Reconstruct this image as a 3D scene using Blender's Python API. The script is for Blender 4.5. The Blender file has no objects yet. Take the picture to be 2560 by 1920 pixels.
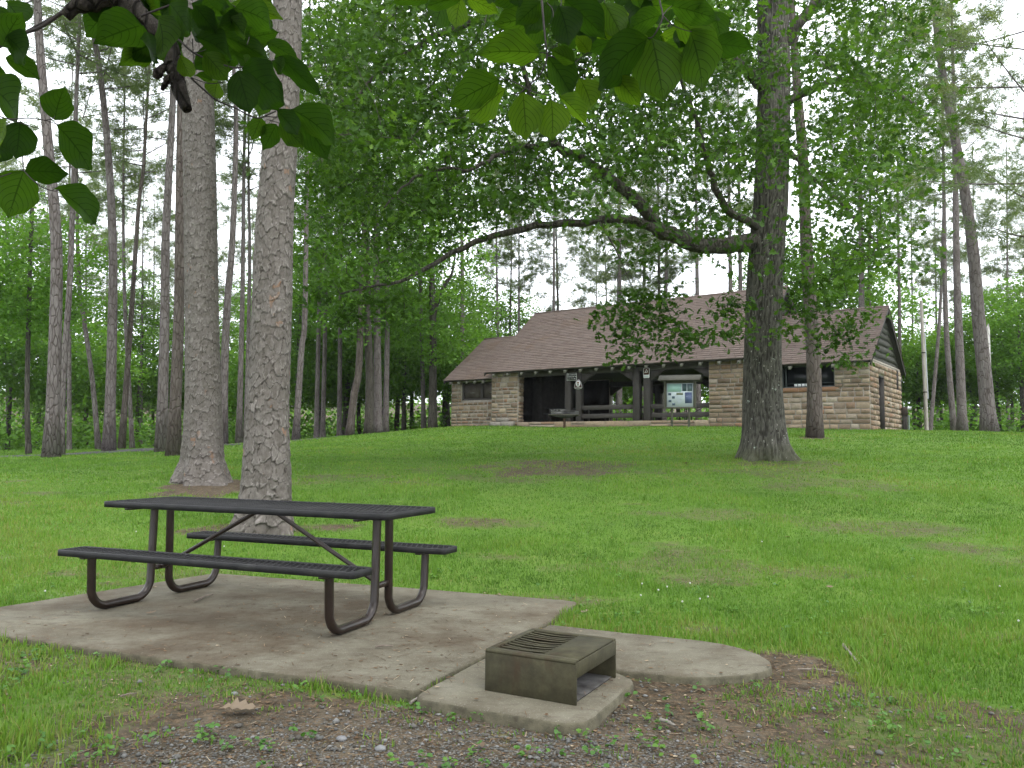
import bpy, math, random
import numpy as np
from mathutils import Vector, Matrix
random.seed(7)
RNG = np.random.default_rng(11)
R = math.radians

# ------------------------------------------------------------------ camera, sky, sun, exposure
scene = bpy.context.scene
COL = scene.collection
FPX, PITCH, ROLL, CAMZ = 2025.0, 0.078, 0.0105, 1.215       # focal length for a 2560 px wide frame
cam_data = bpy.data.cameras.new("camera")
cam_data.sensor_width = 36.0
cam_data.lens = FPX / 2560.0 * 36.0
cam_data.clip_start = 0.05
cam_data.clip_end = 2500.0
cam = bpy.data.objects.new("camera", cam_data)
COL.objects.link(cam)
cam.matrix_world = Matrix.Translation((0, 0, CAMZ)) @ Matrix.Rotation(math.pi / 2 + PITCH, 4, 'X') @ Matrix.Rotation(ROLL, 4, 'Z')
scene.camera = cam

SUN_ELEV, SUN_ROT = R(62), R(150)
world = bpy.data.worlds.new("World")
scene.world = world
world.use_nodes = True
wn, wl = world.node_tree.nodes, world.node_tree.links
wn.clear()
sky = wn.new('ShaderNodeTexSky')
sky.sky_type = 'NISHITA'
sky.sun_disc = False
sky.sun_elevation = SUN_ELEV
sky.sun_rotation = SUN_ROT
sky.air_density = 1.0
sky.dust_density = 4.0
sky.ozone_density = 1.0
hsv = wn.new('ShaderNodeHueSaturation')                      # an overcast sky: the blue is all but gone
hsv.inputs['Saturation'].default_value = 0.16
mixw = wn.new('ShaderNodeMix')
mixw.data_type = 'RGBA'
mixw.inputs['Factor'].default_value = 0.72
mixw.inputs['B'].default_value = (12.6, 13.3, 14.2, 1)       # even cloud sheet
bg = wn.new('ShaderNodeBackground')
bg.inputs['Strength'].default_value = 0.10
wout = wn.new('ShaderNodeOutputWorld')
wl.new(sky.outputs['Color'], hsv.inputs['Color'])
wl.new(hsv.outputs['Color'], mixw.inputs['A'])
wl.new(mixw.outputs['Result'], bg.inputs['Color'])
wl.new(bg.outputs['Background'], wout.inputs['Surface'])

sun_data = bpy.data.lights.new("sun", 'SUN')
sun_data.energy = 1.0
sun_data.angle = R(25)
sun_data.color = (1.0, 0.97, 0.92)
sun = bpy.data.objects.new("sun", sun_data)
COL.objects.link(sun)
sd = Vector((math.sin(SUN_ROT) * math.cos(SUN_ELEV), math.cos(SUN_ROT) * math.cos(SUN_ELEV), math.sin(SUN_ELEV)))
sun.rotation_euler = sd.to_track_quat('Z', 'Y').to_euler()

scene.view_settings.view_transform = 'Standard'
scene.view_settings.look = 'None'
scene.view_settings.exposure = 1.48
scene.view_settings.gamma = 1.0
scene.view_settings.use_curve_mapping = False
scene.cycles.max_bounces = 6
scene.cycles.diffuse_bounces = 3
scene.cycles.transmission_bounces = 6
scene.cycles.use_denoising = True
scene.cycles.use_adaptive_sampling = True
scene.cycles.adaptive_threshold = 0.02

# ------------------------------------------------------------------ pixel <-> world (pixels of the 2560 x 1920 frame)
_cp, _sp, _cr, _sr = math.cos(PITCH), math.sin(PITCH), math.cos(ROLL), math.sin(ROLL)
def ray(px, py):
    a, b = px - 1280.0, py - 960.0
    xi, yi = _cr * a + _sr * b, -_sr * a + _cr * b
    v = -yi / FPX
    return np.array([xi / FPX, _cp - v * _sp, _sp + v * _cp])
def at(px, py, Y):
    r = ray(px, py)
    return np.array([0, 0, CAMZ]) + r * (Y / r[1])
def proj(P):
    P = np.asarray(P, float)
    X, Y, Z = P[..., 0], P[..., 1], P[..., 2] - CAMZ
    d = Y * _cp + Z * _sp
    v = -Y * _sp + Z * _cp
    d = np.where(np.abs(d) < 1e-6, 1e-6, d)
    xi, yi = X / d * FPX, -v / d * FPX
    return np.stack([1280 + _cr * xi - _sr * yi, 960 + _sr * xi + _cr * yi], -1)

# ------------------------------------------------------------------ noise
def _hash(ix, iy, s):
    h = (ix.astype(np.int64) * 374761393 + iy.astype(np.int64) * 668265263 + s * 1442695041) & 0xFFFFFFFF
    h = ((h ^ (h >> 13)) * 1274126177) & 0xFFFFFFFF
    return ((h ^ (h >> 16)) & 0xFFFFFF) / float(0xFFFFFF)
def vnoise(x, y, s=0):
    x, y = np.asarray(x, float), np.asarray(y, float)
    ix, iy = np.floor(x), np.floor(y)
    fx, fy = x - ix, y - iy
    fx, fy = fx * fx * (3 - 2 * fx), fy * fy * (3 - 2 * fy)
    a, b = _hash(ix, iy, s), _hash(ix + 1, iy, s)
    c, d = _hash(ix, iy + 1, s), _hash(ix + 1, iy + 1, s)
    return (a * (1 - fx) + b * fx) * (1 - fy) + (c * (1 - fx) + d * fx) * fy
def fbm(x, y, s=0, o=4):
    t, a, n = 0, 0.5, 0
    for k in range(o):
        t = t + a * vnoise(x * 2 ** k, y * 2 ** k, s + k * 17)
        n += a
        a *= 0.5
    return t / n
def sstep(a, b, x):
    t = np.clip((x - a) / (b - a), 0, 1)
    return t * t * (3 - 2 * t)

# ------------------------------------------------------------------ mesh helpers
def link(o, parent=None):
    COL.objects.link(o)
    if parent is not None:
        o.parent = parent
    return o
def tag(o, label=None, cat=None, group=None, kind=None):
    if label: o['label'] = label
    if cat: o['category'] = cat
    if group: o['group'] = group
    if kind: o['kind'] = kind
    return o
def empty(name, loc=(0, 0, 0), rz=0.0, parent=None):
    o = bpy.data.objects.new(name, None)
    o.location = loc
    o.rotation_euler = (0, 0, rz)
    o.empty_display_size = 0.2
    return link(o, parent)
def mesh_np(name, verts, tris=None, quads=None, attrs=None, smooth=False, uv=None):
    """fast mesh from numpy arrays; attrs: {name: per-vertex float array}"""
    verts = np.asarray(verts, np.float32).reshape(-1, 3)
    me = bpy.data.meshes.new(name)
    me.vertices.add(len(verts))
    me.vertices.foreach_set('co', verts.ravel())
    loops, starts, n = [], [], 0
    if tris is not None and len(tris):
        tris = np.asarray(tris, np.int32).reshape(-1, 3)
        loops.append(tris.ravel()); starts.append(np.arange(len(tris)) * 3 + n); n += tris.size
    if quads is not None and len(quads):
        quads = np.asarray(quads, np.int32).reshape(-1, 4)
        loops.append(quads.ravel()); starts.append(np.arange(len(quads)) * 4 + n); n += quads.size
    loops = np.concatenate(loops).astype(np.int32)
    starts = np.concatenate(starts).astype(np.int32)
    me.loops.add(len(loops))
    me.loops.foreach_set('vertex_index', loops)
    me.polygons.add(len(starts))
    me.polygons.foreach_set('loop_start', starts)
    if smooth:
        me.polygons.foreach_set('use_smooth', np.ones(len(starts), bool))
    for k, v in (attrs or {}).items():
        v = np.asarray(v, np.float32)
        if v.ndim == 1:
            a = me.attributes.new(k, 'FLOAT', 'POINT'); a.data.foreach_set('value', v)
        else:
            a = me.attributes.new(k, 'FLOAT_VECTOR', 'POINT'); a.data.foreach_set('vector', v.ravel())
    me.update(calc_edges=True)
    me.validate()
    return me
def obj(name, me, mat=None, parent=None, loc=None, rot=None):
    o = bpy.data.objects.new(name, me)
    if mat is not None and not me.materials:
        me.materials.append(mat)
    if loc is not None: o.location = loc
    if rot is not None: o.rotation_euler = rot
    return link(o, parent)
class MB:
    """collects boxes, prisms and tubes into one mesh"""
    def __init__(s): s.v, s.t, s.q, s.n = [], [], [], 0
    def add(s, v, tris=(), quads=()):
        v = np.asarray(v, float).reshape(-1, 3)
        if len(tris): s.t.append(np.asarray(tris, int).reshape(-1, 3) + s.n)
        if len(quads): s.q.append(np.asarray(quads, int).reshape(-1, 4) + s.n)
        s.v.append(v); s.n += len(v)
        return s
    def box(s, x0, x1, y0, y1, z0, z1, bev=0.0, M=None):
        if bev <= 0:
            v = np.array([(x, y, z) for z in (z0, z1) for y in (y0, y1) for x in (x0, x1)])
            q = [(0, 2, 3, 1), (4, 5, 7, 6), (0, 1, 5, 4), (2, 6, 7, 3), (0, 4, 6, 2), (1, 3, 7, 5)]
            if M is not None: v = v @ np.asarray(M)[:3, :3].T + np.asarray(M)[:3, 3]
            return s.add(v, quads=q)
        b = min(bev, (x1 - x0) * .45, (y1 - y0) * .45, (z1 - z0) * .45)
        v, idx = [], {}
        for iz, z in enumerate((z0, z1)):
            for iy, y in enumerate((y0, y1)):
                for ix, x in enumerate((x0, x1)):
                    sx, sy, sz = (b if ix == 0 else -b), (b if iy == 0 else -b), (b if iz == 0 else -b)
                    for ax, p in enumerate(((x, y + sy, z + sz), (x + sx, y, z + sz), (x + sx, y + sy, z))):
                        idx[(ix, iy, iz, ax)] = len(v); v.append(p)
        q, t = [], []
        I = lambda a, b_, c, ax: idx[(a, b_, c, ax)]
        q += [(I(0,0,0,0), I(0,0,1,0), I(0,1,1,0), I(0,1,0,0)), (I(1,0,0,0), I(1,1,0,0), I(1,1,1,0), I(1,0,1,0))]
        q += [(I(0,0,0,1), I(1,0,0,1), I(1,0,1,1), I(0,0,1,1)), (I(0,1,0,1), I(0,1,1,1), I(1,1,1,1), I(1,1,0,1))]
        q += [(I(0,0,0,2), I(0,1,0,2), I(1,1,0,2), I(1,0,0,2)), (I(0,0,1,2), I(1,0,1,2), I(1,1,1,2), I(0,1,1,2))]
        for a in (0, 1):
            for c in (0, 1):
                q.append((I(0,a,c,1), I(1,a,c,1), I(1,a,c,2), I(0,a,c,2)))
                q.append((I(a,0,c,0), I(a,1,c,0), I(a,1,c,2), I(a,0,c,2)))
                q.append((I(a,c,0,0), I(a,c,1,0), I(a,c,1,1), I(a,c,0,1)))
                for d in (0, 1): t.append((I(a,c,d,0), I(a,c,d,1), I(a,c,d,2)))
        v = np.array(v)
        if M is not None: v = v @ np.asarray(M)[:3, :3].T + np.asarray(M)[:3, 3]
        return s.add(v, t, q)
    def prism(s, poly, z0, z1, bev=0.0):
        """vertical prism over a convex or star-shaped polygon (fan caps), optional top chamfer"""
        poly = np.asarray(poly, float); n = len(poly); c = poly.mean(0)
        rings = [(poly, z0)]
        if bev > 0:
            d = poly - c; L = np.linalg.norm(d, axis=1, keepdims=True)
            rings += [(poly, z1 - bev), (poly - d / L * bev * .45, z1 - bev * .3), (poly - d / L * bev * 1.1, z1)]
        else: rings.append((poly, z1))
        v = np.concatenate([np.c_[p, np.full(n, z)] for p, z in rings] + [[[c[0], c[1], z0], [c[0], c[1], z1]]])
        q = [(k * n + i, k * n + (i + 1) % n, (k + 1) * n + (i + 1) % n, (k + 1) * n + i) for k in range(len(rings) - 1) for i in range(n)]
        m = len(rings) * n
        t = [(m, (i + 1) % n, i) for i in range(n)] + [(m + 1, m - n + i, m - n + (i + 1) % n) for i in range(n)]
        return s.add(v, t, q)
    def tube(s, path, rad, sides=10, caps=True):
        v, q, t = tube_np(path, rad, sides, caps)
        return s.add(v, t, q)
    def build(s, name, mat=None, parent=None, smooth=False, loc=None, rot=None):
        me = mesh_np(name, np.concatenate(s.v), np.concatenate(s.t) if s.t else None, np.concatenate(s.q) if s.q else None, smooth=smooth)
        fix_normals(me)
        if smooth: shade_auto(me)
        return obj(name, me, mat, parent, loc, rot)
def fix_normals(me):
    import bmesh
    bm = bmesh.new(); bm.from_mesh(me)
    bmesh.ops.recalc_face_normals(bm, faces=bm.faces)
    bm.to_mesh(me); bm.free()
def shade_auto(me, ang=40):
    me.set_sharp_from_angle(angle=R(ang))
def tube_np(path, rad, sides=10, caps=True):
    P = np.asarray(path, float); n = len(P)
    rad = np.full(n, rad, float) if np.isscalar(rad) else np.asarray(rad, float)
    T = np.gradient(P, axis=0) if n > 2 else np.repeat((P[1] - P[0])[None], n, 0)
    T /= np.linalg.norm(T, axis=1, keepdims=True) + 1e-12
    N = np.zeros_like(P)
    ref = np.array([0, 0, 1.0]) if abs(T[0, 2]) < .9 else np.array([0, 1.0, 0])
    u = np.cross(T[0], ref); u /= np.linalg.norm(u)
    for i in range(n):
        u = u - T[i] * (u @ T[i]); u /= np.linalg.norm(u) + 1e-12
        N[i] = u
    B = np.cross(T, N)
    a = np.arange(sides) / sides * 2 * math.pi
    v = P[:, None] + rad[:, None, None] * (np.cos(a)[None, :, None] * N[:, None] + np.sin(a)[None, :, None] * B[:, None])
    v = v.reshape(-1, 3)
    i = np.arange(n - 1)[:, None] * sides; j = np.arange(sides)[None]; j2 = (j + 1) % sides
    q = np.stack([i + j, i + j2, i + sides + j2, i + sides + j], -1).reshape(-1, 4)
    t = []
    if caps:
        m = len(v); v = np.concatenate([v, P[:1], P[-1:]])
        t = [(m, (k + 1) % sides, k) for k in range(sides)] + [(m + 1, m - sides + k, m - sides + (k + 1) % sides) for k in range(sides)]
    return v, q, np.array(t, int).reshape(-1, 3)
def fillet(path, r, seg=6):
    P = [np.asarray(p, float) for p in path]
    out = [P[0]]
    for i in range(1, len(P) - 1):
        a, b, c = P[i - 1], P[i], P[i + 1]
        d1 = (a - b) / np.linalg.norm(a - b); d2 = (c - b) / np.linalg.norm(c - b)
        half = math.acos(np.clip(d1 @ d2, -1, 1)) / 2
        L = min(r / math.tan(half), .48 * np.linalg.norm(a - b), .48 * np.linalg.norm(c - b))
        p0, p1 = b + d1 * L, b + d2 * L
        for k in range(seg + 1):
            t = k / seg
            out.append((1 - t) ** 2 * p0 + 2 * t * (1 - t) * (b * .62 + (p0 + p1) * .19) + t * t * p1)
    out.append(P[-1])
    return np.array(out)
def spline(P, n):
    P = np.asarray(P, float); m = len(P)
    Q = np.concatenate([[2 * P[0] - P[1]], P, [2 * P[-1] - P[-2]]])
    s = np.linspace(0, m - 1, n); i = np.minimum(s.astype(int), m - 2); t = (s - i)[:, None]
    a, b, c, d = Q[i], Q[i + 1], Q[i + 2], Q[i + 3]
    return .5 * ((2 * b) + (-a + c) * t + (2 * a - 5 * b + 4 * c - d) * t ** 2 + (-a + 3 * b - 3 * c + d) * t ** 3)
def copy_tree(o, parent=None):
    c = o.copy(); COL.objects.link(c)
    c.parent = parent
    for ch in list(o.children): copy_tree(ch, c)
    return c

# ------------------------------------------------------------------ materials
def material(name):
    m = bpy.data.materials.new(name); m.use_nodes = True
    nt = m.node_tree; nt.nodes.clear()
    out = nt.nodes.new('ShaderNodeOutputMaterial')
    return m, nt, out
class NT:
    def __init__(s, nt): s.nt = nt
    def n(s, t, ins=None, **kw):
        x = s.nt.nodes.new(t)
        for k, v in kw.items(): setattr(x, k, v)
        for k, v in (ins or {}).items():
            if isinstance(v, bpy.types.NodeSocket): s.nt.links.new(v, x.inputs[k])
            else: x.inputs[k].default_value = v
        return x
    def ramp(s, fac, stops):
        r = s.nt.nodes.new('ShaderNodeValToRGB')
        e = r.color_ramp.elements
        while len(e) < len(stops): e.new(0.5)
        for el, (p, c) in zip(e, stops):
            el.position = p; el.color = (*c, 1) if len(c) == 3 else c
        s.nt.links.new(fac, r.inputs['Fac'])
        return r.outputs['Color']
    def mix(s, f, a, b, mode='MIX'):
        x = s.nt.nodes.new('ShaderNodeMix'); x.data_type = 'RGBA'; x.blend_type = mode
        for k, v in (('Factor', f), ('A', a), ('B', b)):
            if isinstance(v, bpy.types.NodeSocket): s.nt.links.new(v, x.inputs[k])
            else: x.inputs[k].default_value = v if k == 'Factor' else ((*v, 1) if len(v) == 3 else v)
        return x.outputs['Result']
    def math(s, op, a, b=0.0, c=0.0):
        x = s.nt.nodes.new('ShaderNodeMath'); x.operation = op
        for i, v in enumerate((a, b, c)):
            if isinstance(v, bpy.types.NodeSocket): s.nt.links.new(v, x.inputs[i])
            else: x.inputs[i].default_value = v
        return x.outputs[0]
    def noise(s, scale, detail=4, rough=.55, vec=None, dim='3D'):
        x = s.nt.nodes.new('ShaderNodeTexNoise'); x.noise_dimensions = dim
        x.inputs['Scale'].default_value = scale; x.inputs['Detail'].default_value = detail; x.inputs['Roughness'].default_value = rough
        if vec is not None: s.nt.links.new(vec, x.inputs['Vector'])
        return x.outputs['Fac']
    def attr(s, name, out='Fac'):
        x = s.nt.nodes.new('ShaderNodeAttribute'); x.attribute_name = name
        return x.outputs[out]
    def coord(s, which='Object'):
        return s.nt.nodes.new('ShaderNodeTexCoord').outputs[which]
    def mapping(s, vec, scale=(1, 1, 1)):
        x = s.nt.nodes.new('ShaderNodeMapping'); x.inputs['Scale'].default_value = scale
        s.nt.links.new(vec, x.inputs['Vector']); return x.outputs[0]
    def bump(s, h, strength=.5, dist=.02):
        x = s.nt.nodes.new('ShaderNodeBump'); x.inputs['Strength'].default_value = strength; x.inputs['Distance'].default_value = dist
        s.nt.links.new(h, x.inputs['Height']); return x.outputs['Normal']
    def bsdf(s, col, rough=.8, spec=.3, metal=0.0, normal=None):
        b = s.nt.nodes.new('ShaderNodeBsdfPrincipled')
        for k, v in (('Base Color', col), ('Roughness', rough), ('Specular IOR Level', spec), ('Metallic', metal)):
            if isinstance(v, bpy.types.NodeSocket): s.nt.links.new(v, b.inputs[k])
            else: b.inputs[k].default_value = ((*v, 1) if k == 'Base Color' else v)
        if normal is not None: s.nt.links.new(normal, b.inputs['Normal'])
        return b.outputs[0]
def simple(name, c1, c2=None, scale=8, rough=.8, spec=.3, metal=0, bump=.2, bscale=None, dist=.01, stretch=None, detail=5):
    m, nt, out = material(name); g = NT(nt)
    vec = g.coord()
    if stretch: vec = g.mapping(vec, stretch)
    f = g.noise(scale, detail, .6, vec)
    col = g.ramp(f, [(.3, c1), (.7, c2 or c1)])
    nrm = g.bump(g.noise(bscale or scale * 3, 4, .6, vec), bump, dist) if bump else None
    nt.links.new(g.bsdf(col, rough, spec, metal, nrm), out.inputs['Surface'])
    return m
def leafmat(name, stops, attr='tint', trans=.4, rough=.5, spec=.3, tcol=None, vein=False):
    """leaves: diffuse + translucent, tint picked per leaf"""
    m, nt, out = material(name); g = NT(nt)
    col = g.ramp(g.attr(attr), stops)
    if vein:
        uvw = g.attr('luv', 'Vector')
        sp = g.n('ShaderNodeSeparateXYZ', {0: uvw})
        au = g.math('ABSOLUTE', sp.outputs[1])
        ph = g.math('SUBTRACT', g.math('MULTIPLY', g.math('POWER', au, 1.5), .5), g.math('MULTIPLY', sp.outputs[0], 1.0))
        fr = g.math('PINGPONG', g.math('MULTIPLY', ph, 6.5), .5)
        line = g.math('LESS_THAN', fr, .055)
        mid = g.math('LESS_THAN', au, .035)
        line = g.math('MAXIMUM', line, mid)
        blotch = g.noise(14, 3, .6, g.coord())
        col = g.mix(g.math('MULTIPLY', line, .6), col, (.006, .016, .003))
        col = g.mix(g.math('MULTIPLY', g.math('GREATER_THAN', blotch, .72), .5), col, (.06, .04, .01))
    d = g.bsdf(col, rough, spec)
    tc = g.mix(1.0, col, tcol or (1.25, 1.3, .5), 'MULTIPLY')
    t = g.n('ShaderNodeBsdfTranslucent', {'Color': tc})
    mx = g.n('ShaderNodeMixShader', {0: trans, 1: d, 2: t.outputs[0]})
    nt.links.new(mx.outputs[0], out.inputs['Surface'])
    return m

# ================================================================== TERRAIN
YAW_B = R(-36.0)
EB = np.array([math.cos(YAW_B), math.sin(YAW_B)]); NB = np.array([-math.sin(YAW_B), math.cos(YAW_B)])
PB = np.array([5.862, 37.0])                                  # pavilion origin on its front wall line
def bpt(x, y): return PB + EB * x + NB * y
CTRL = [(-.48, 4.15, -.055), (-3.2, 5.2, -.03), (.3, 3.75, -.07), (1.5, 4.6, -.055), (1, 3, -.09), (-2, 3, -.09), (0, 1, -.15), (-4, 2, -.15),
        (4, 2, -.12), (0, -5, -.3), (0, -40, -2), (-1, 7.2, -.02), (.5, 6.6, -.02), (-2.8, 7.8, -.015), (1.3, 5.4, -.02), (-3.8, 6.2, -.03),
        (-2.9, 9.65, .19), (-5.4, 14.3, .54), (5.8, 19, 1.01), (9.2, 25, 1.62), (14.1, 31.4, 2.03), (2, 9.3, .13), (3, 12, .38), (8, 12, .42), (6, 6, 0.0),
        (-3.3, 44.4, 2.30), (-11, 32, 1.20), (-9, 33.5, 1.36), (-5.2, 36, 1.77), (-10, 24, .86), (-12.7, 22.5, .82), (-14.4, 29, .93), (-15.8, 25, .68),
        (-20, 30, .66), (-25, 40, .75), (-11, 45, 1.35), (-5, 52, 1.9), (5.86, 37, 2.2), (2.4, 37.5, 2.12), (6.9, 33.5, 2.13), (18.9, 30, 1.93), (13.5, 34, 2.06),
        (18, 36, 2.1), (8, 50, 2.2), (20, 60, 1.8), (27, 40, 1.85), (40, 60, 1.5), (-30, 70, .5), (0, 100, 1.0), (60, 100, .8), (-60, 100, 0), (30, 10, .8),
        (-30, 10, .1), (60, 0, 0), (-60, 0, -1), (-60, 45, 0), (0, 160, .5), (100, 160, .5), (-100, 160, 0)]
_C = np.array(CTRL)
def _tps(r2): return np.where(r2 > 1e-9, r2 * np.log(np.maximum(r2, 1e-9)), 0)
_n = len(_C)
_K = _tps(((_C[:, None, :2] - _C[None, :, :2]) ** 2).sum(-1)) + np.eye(_n) * 2.0
_Pm = np.c_[np.ones(_n), _C[:, :2]]
_A = np.block([[_K, _Pm], [_Pm.T, np.zeros((3, 3))]])
_W = np.linalg.solve(_A, np.r_[_C[:, 2], 0, 0, 0])
def ground_z(x, y):
    x, y = np.atleast_1d(np.asarray(x, float)), np.atleast_1d(np.asarray(y, float))
    sh = x.shape; x, y = x.ravel(), y.ravel()
    xc, yc = np.clip(x, -100, 100), np.clip(y, -40, 160)
    z = np.empty(len(x))
    for i in range(0, len(x), 20000):
        s = slice(i, i + 20000)
        r2 = (xc[s, None] - _C[None, :, 0]) ** 2 + (yc[s, None] - _C[None, :, 1]) ** 2
        z[s] = _tps(r2) @ _W[:_n] + _W[_n] + _W[_n + 1] * xc[s] + _W[_n + 2] * yc[s]
    rd = np.hypot(x, y)                                           # wooded rise beyond everything
    z = z + 13.0 * sstep(95, 230, rd) * sstep(10, 60, y)
    z += .030 * (fbm(x * .7, y * .7, 5, 3) - .5) + .016 * (fbm(x * 3.1, y * 3.1, 9, 3) - .5)
    return z.reshape(sh)
def gz(x, y): return float(ground_z(x, y)[0])
def hit(px, py, y0=2.0, y1=90.0):
    """where the sight line through a pixel meets the ground"""
    ys = np.concatenate([np.arange(y0, 20, .05), np.arange(20, y1, .25)])
    r = ray(px, py); P = np.array([0, 0, CAMZ])[None] + r[None] * (ys / r[1])[:, None]
    d = P[:, 2] - ground_z(P[:, 0], P[:, 1])
    k = np.where(d < 0)[0]
    return None if len(k) == 0 else P[k[0]]

SLAB = np.array([(-2.80, 7.79), (-1.02, 7.16), (.46, 6.60), (.535, 6.545), (.52, 6.47), (.25, 5.73), (-.478, 4.154), (-3.22, 5.229), (-4.1, 5.57)])
TONGUE = np.array([(.262, 5.725), (1.071, 5.375), (1.25, 5.29), (1.36, 5.21), (1.45, 5.10), (1.51, 4.96), (1.525, 4.82), (1.49, 4.70), (1.41, 4.61), (1.28, 4.54), (1.10, 4.49), (.95, 4.485), (.69, 4.57), (.55, 4.63), (.10, 4.85), (-.13, 4.90)])
PAD = np.array([(-.46, 4.12), (-.43, 4.06), (.16, 3.765), (.26, 3.735), (.345, 3.76), (.40, 3.83), (.65, 4.36), (.655, 4.44), (.60, 4.54), (.10, 4.81), (-.12, 4.86), (-.15, 4.82)])
def inpoly(x, y, poly):
    c = np.zeros(np.shape(x), bool); n = len(poly); j = n - 1
    for i in range(n):
        xi, yi = poly[i]; xj, yj = poly[j]
        c ^= ((yi > y) != (yj > y)) & (x < (xj - xi) * (y - yi) / (yj - yi + 1e-12) + xi)
        j = i
    return c
def oncrete(x, y):
    return inpoly(x, y, SLAB) | inpoly(x, y, TONGUE) | inpoly(x, y, PAD)

# bare earth: worn patches on the lawn, and the gritty strip in front of the slab
_patch = []
for (px, py, hw, hh, k) in [(1417, 1172, 250, 26, .62), (1925, 1160, 280, 14, .5), (1210, 1308, 185, 22, .58), (825, 1320, 120, 20, .7), (540, 1222, 140, 24, .95),
                            (650, 1332, 170, 28, .85), (2220, 1325, 220, 24, .45), (2440, 1372, 190, 26, .48), (1790, 1292, 260, 24, .40), (2033, 1096, 60, 5, .7),
                            (1500, 1420, 260, 20, .35), (2050, 1205, 240, 12, .35), (1250, 1395, 120, 16, .4), (2000, 1690, 130, 60, .9), (1800, 1580, 130, 18, .6), (270, 1460, 90, 14, .5), (1760, 1640, 220, 25, .4)]:
    c = hit(px, py); a = hit(px + hw, py); b = hit(px, py - hh); b2 = hit(px, py + hh)
    if c is None or a is None: continue
    b = b if b is not None else c + np.array([0, 2.0, 0])
    _patch.append((c[0], (b[1] + b2[1]) / 2, abs(a[0] - c[0]), max(.15, (b[1] - b2[1]) / 2), k))
def bare(x, y):
    n1 = fbm(x * 1.3, y * 1.3, 21, 4); n2 = fbm(x * 5, y * 5, 33, 3)
    m = np.zeros(np.shape(x))
    for cx, cy, rx, ry, k in _patch:
        d = np.sqrt(((x - cx) / rx) ** 2 + ((y - cy) / ry) ** 2) + (n1 - .5) * 1.7
        m = np.maximum(m, k * (1 - sstep(.35, 1.25, d)))
    m = np.maximum(m, .42 * sstep(.56, .72, fbm(x * .55 + 3, y * .9 + 8, 131, 4)) * sstep(30, 16, y) * (x > -9))
    # strip between the slab and the camera
    t = np.interp(x, [-6, -3.2, -.478, .2, .55, 1.2, 1.6, 2.2, 3, 4, 8], [5.9, 5.23, 4.15, 4.3, 4.62, 4.58, 4.85, 4.5, 4.0, 3.6, 3.0])
    f = sstep(-.02, .12, t - y)
    side = np.interp(x, [-4.2, -2.4, -1.5, -.6, .8, 1.6, 2.3, 3.4, 5], [.20, .36, .58, .80, .82, .70, .52, .34, .2])
    m = np.maximum(m, f * np.clip(side + (n1 - .5) * 1.0, 0, 1))
    edge = np.zeros(np.shape(x))
    return np.clip(m + (n2 - .55) * .25 * (m > .02), 0, 1)
def gravelly(x, y):
    n1 = fbm(x * 1.7, y * 1.7, 71, 3)
    d = np.sqrt(((x + .15) / 1.35) ** 2 + ((y - 3.25) / .62) ** 2)
    d2 = np.sqrt(((x - 1.75) / .32) ** 2 + ((y - 4.35) / .22) ** 2)
    d3 = np.sqrt(((x + 3.6) / .7) ** 2 + ((y - 6.75) / .25) ** 2)
    return np.clip(np.maximum(np.maximum(1.45 - d, .8 - d2 * .8), .5 - .5 * d3) + (n1 - .5) * .9, 0, 1)

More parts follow.
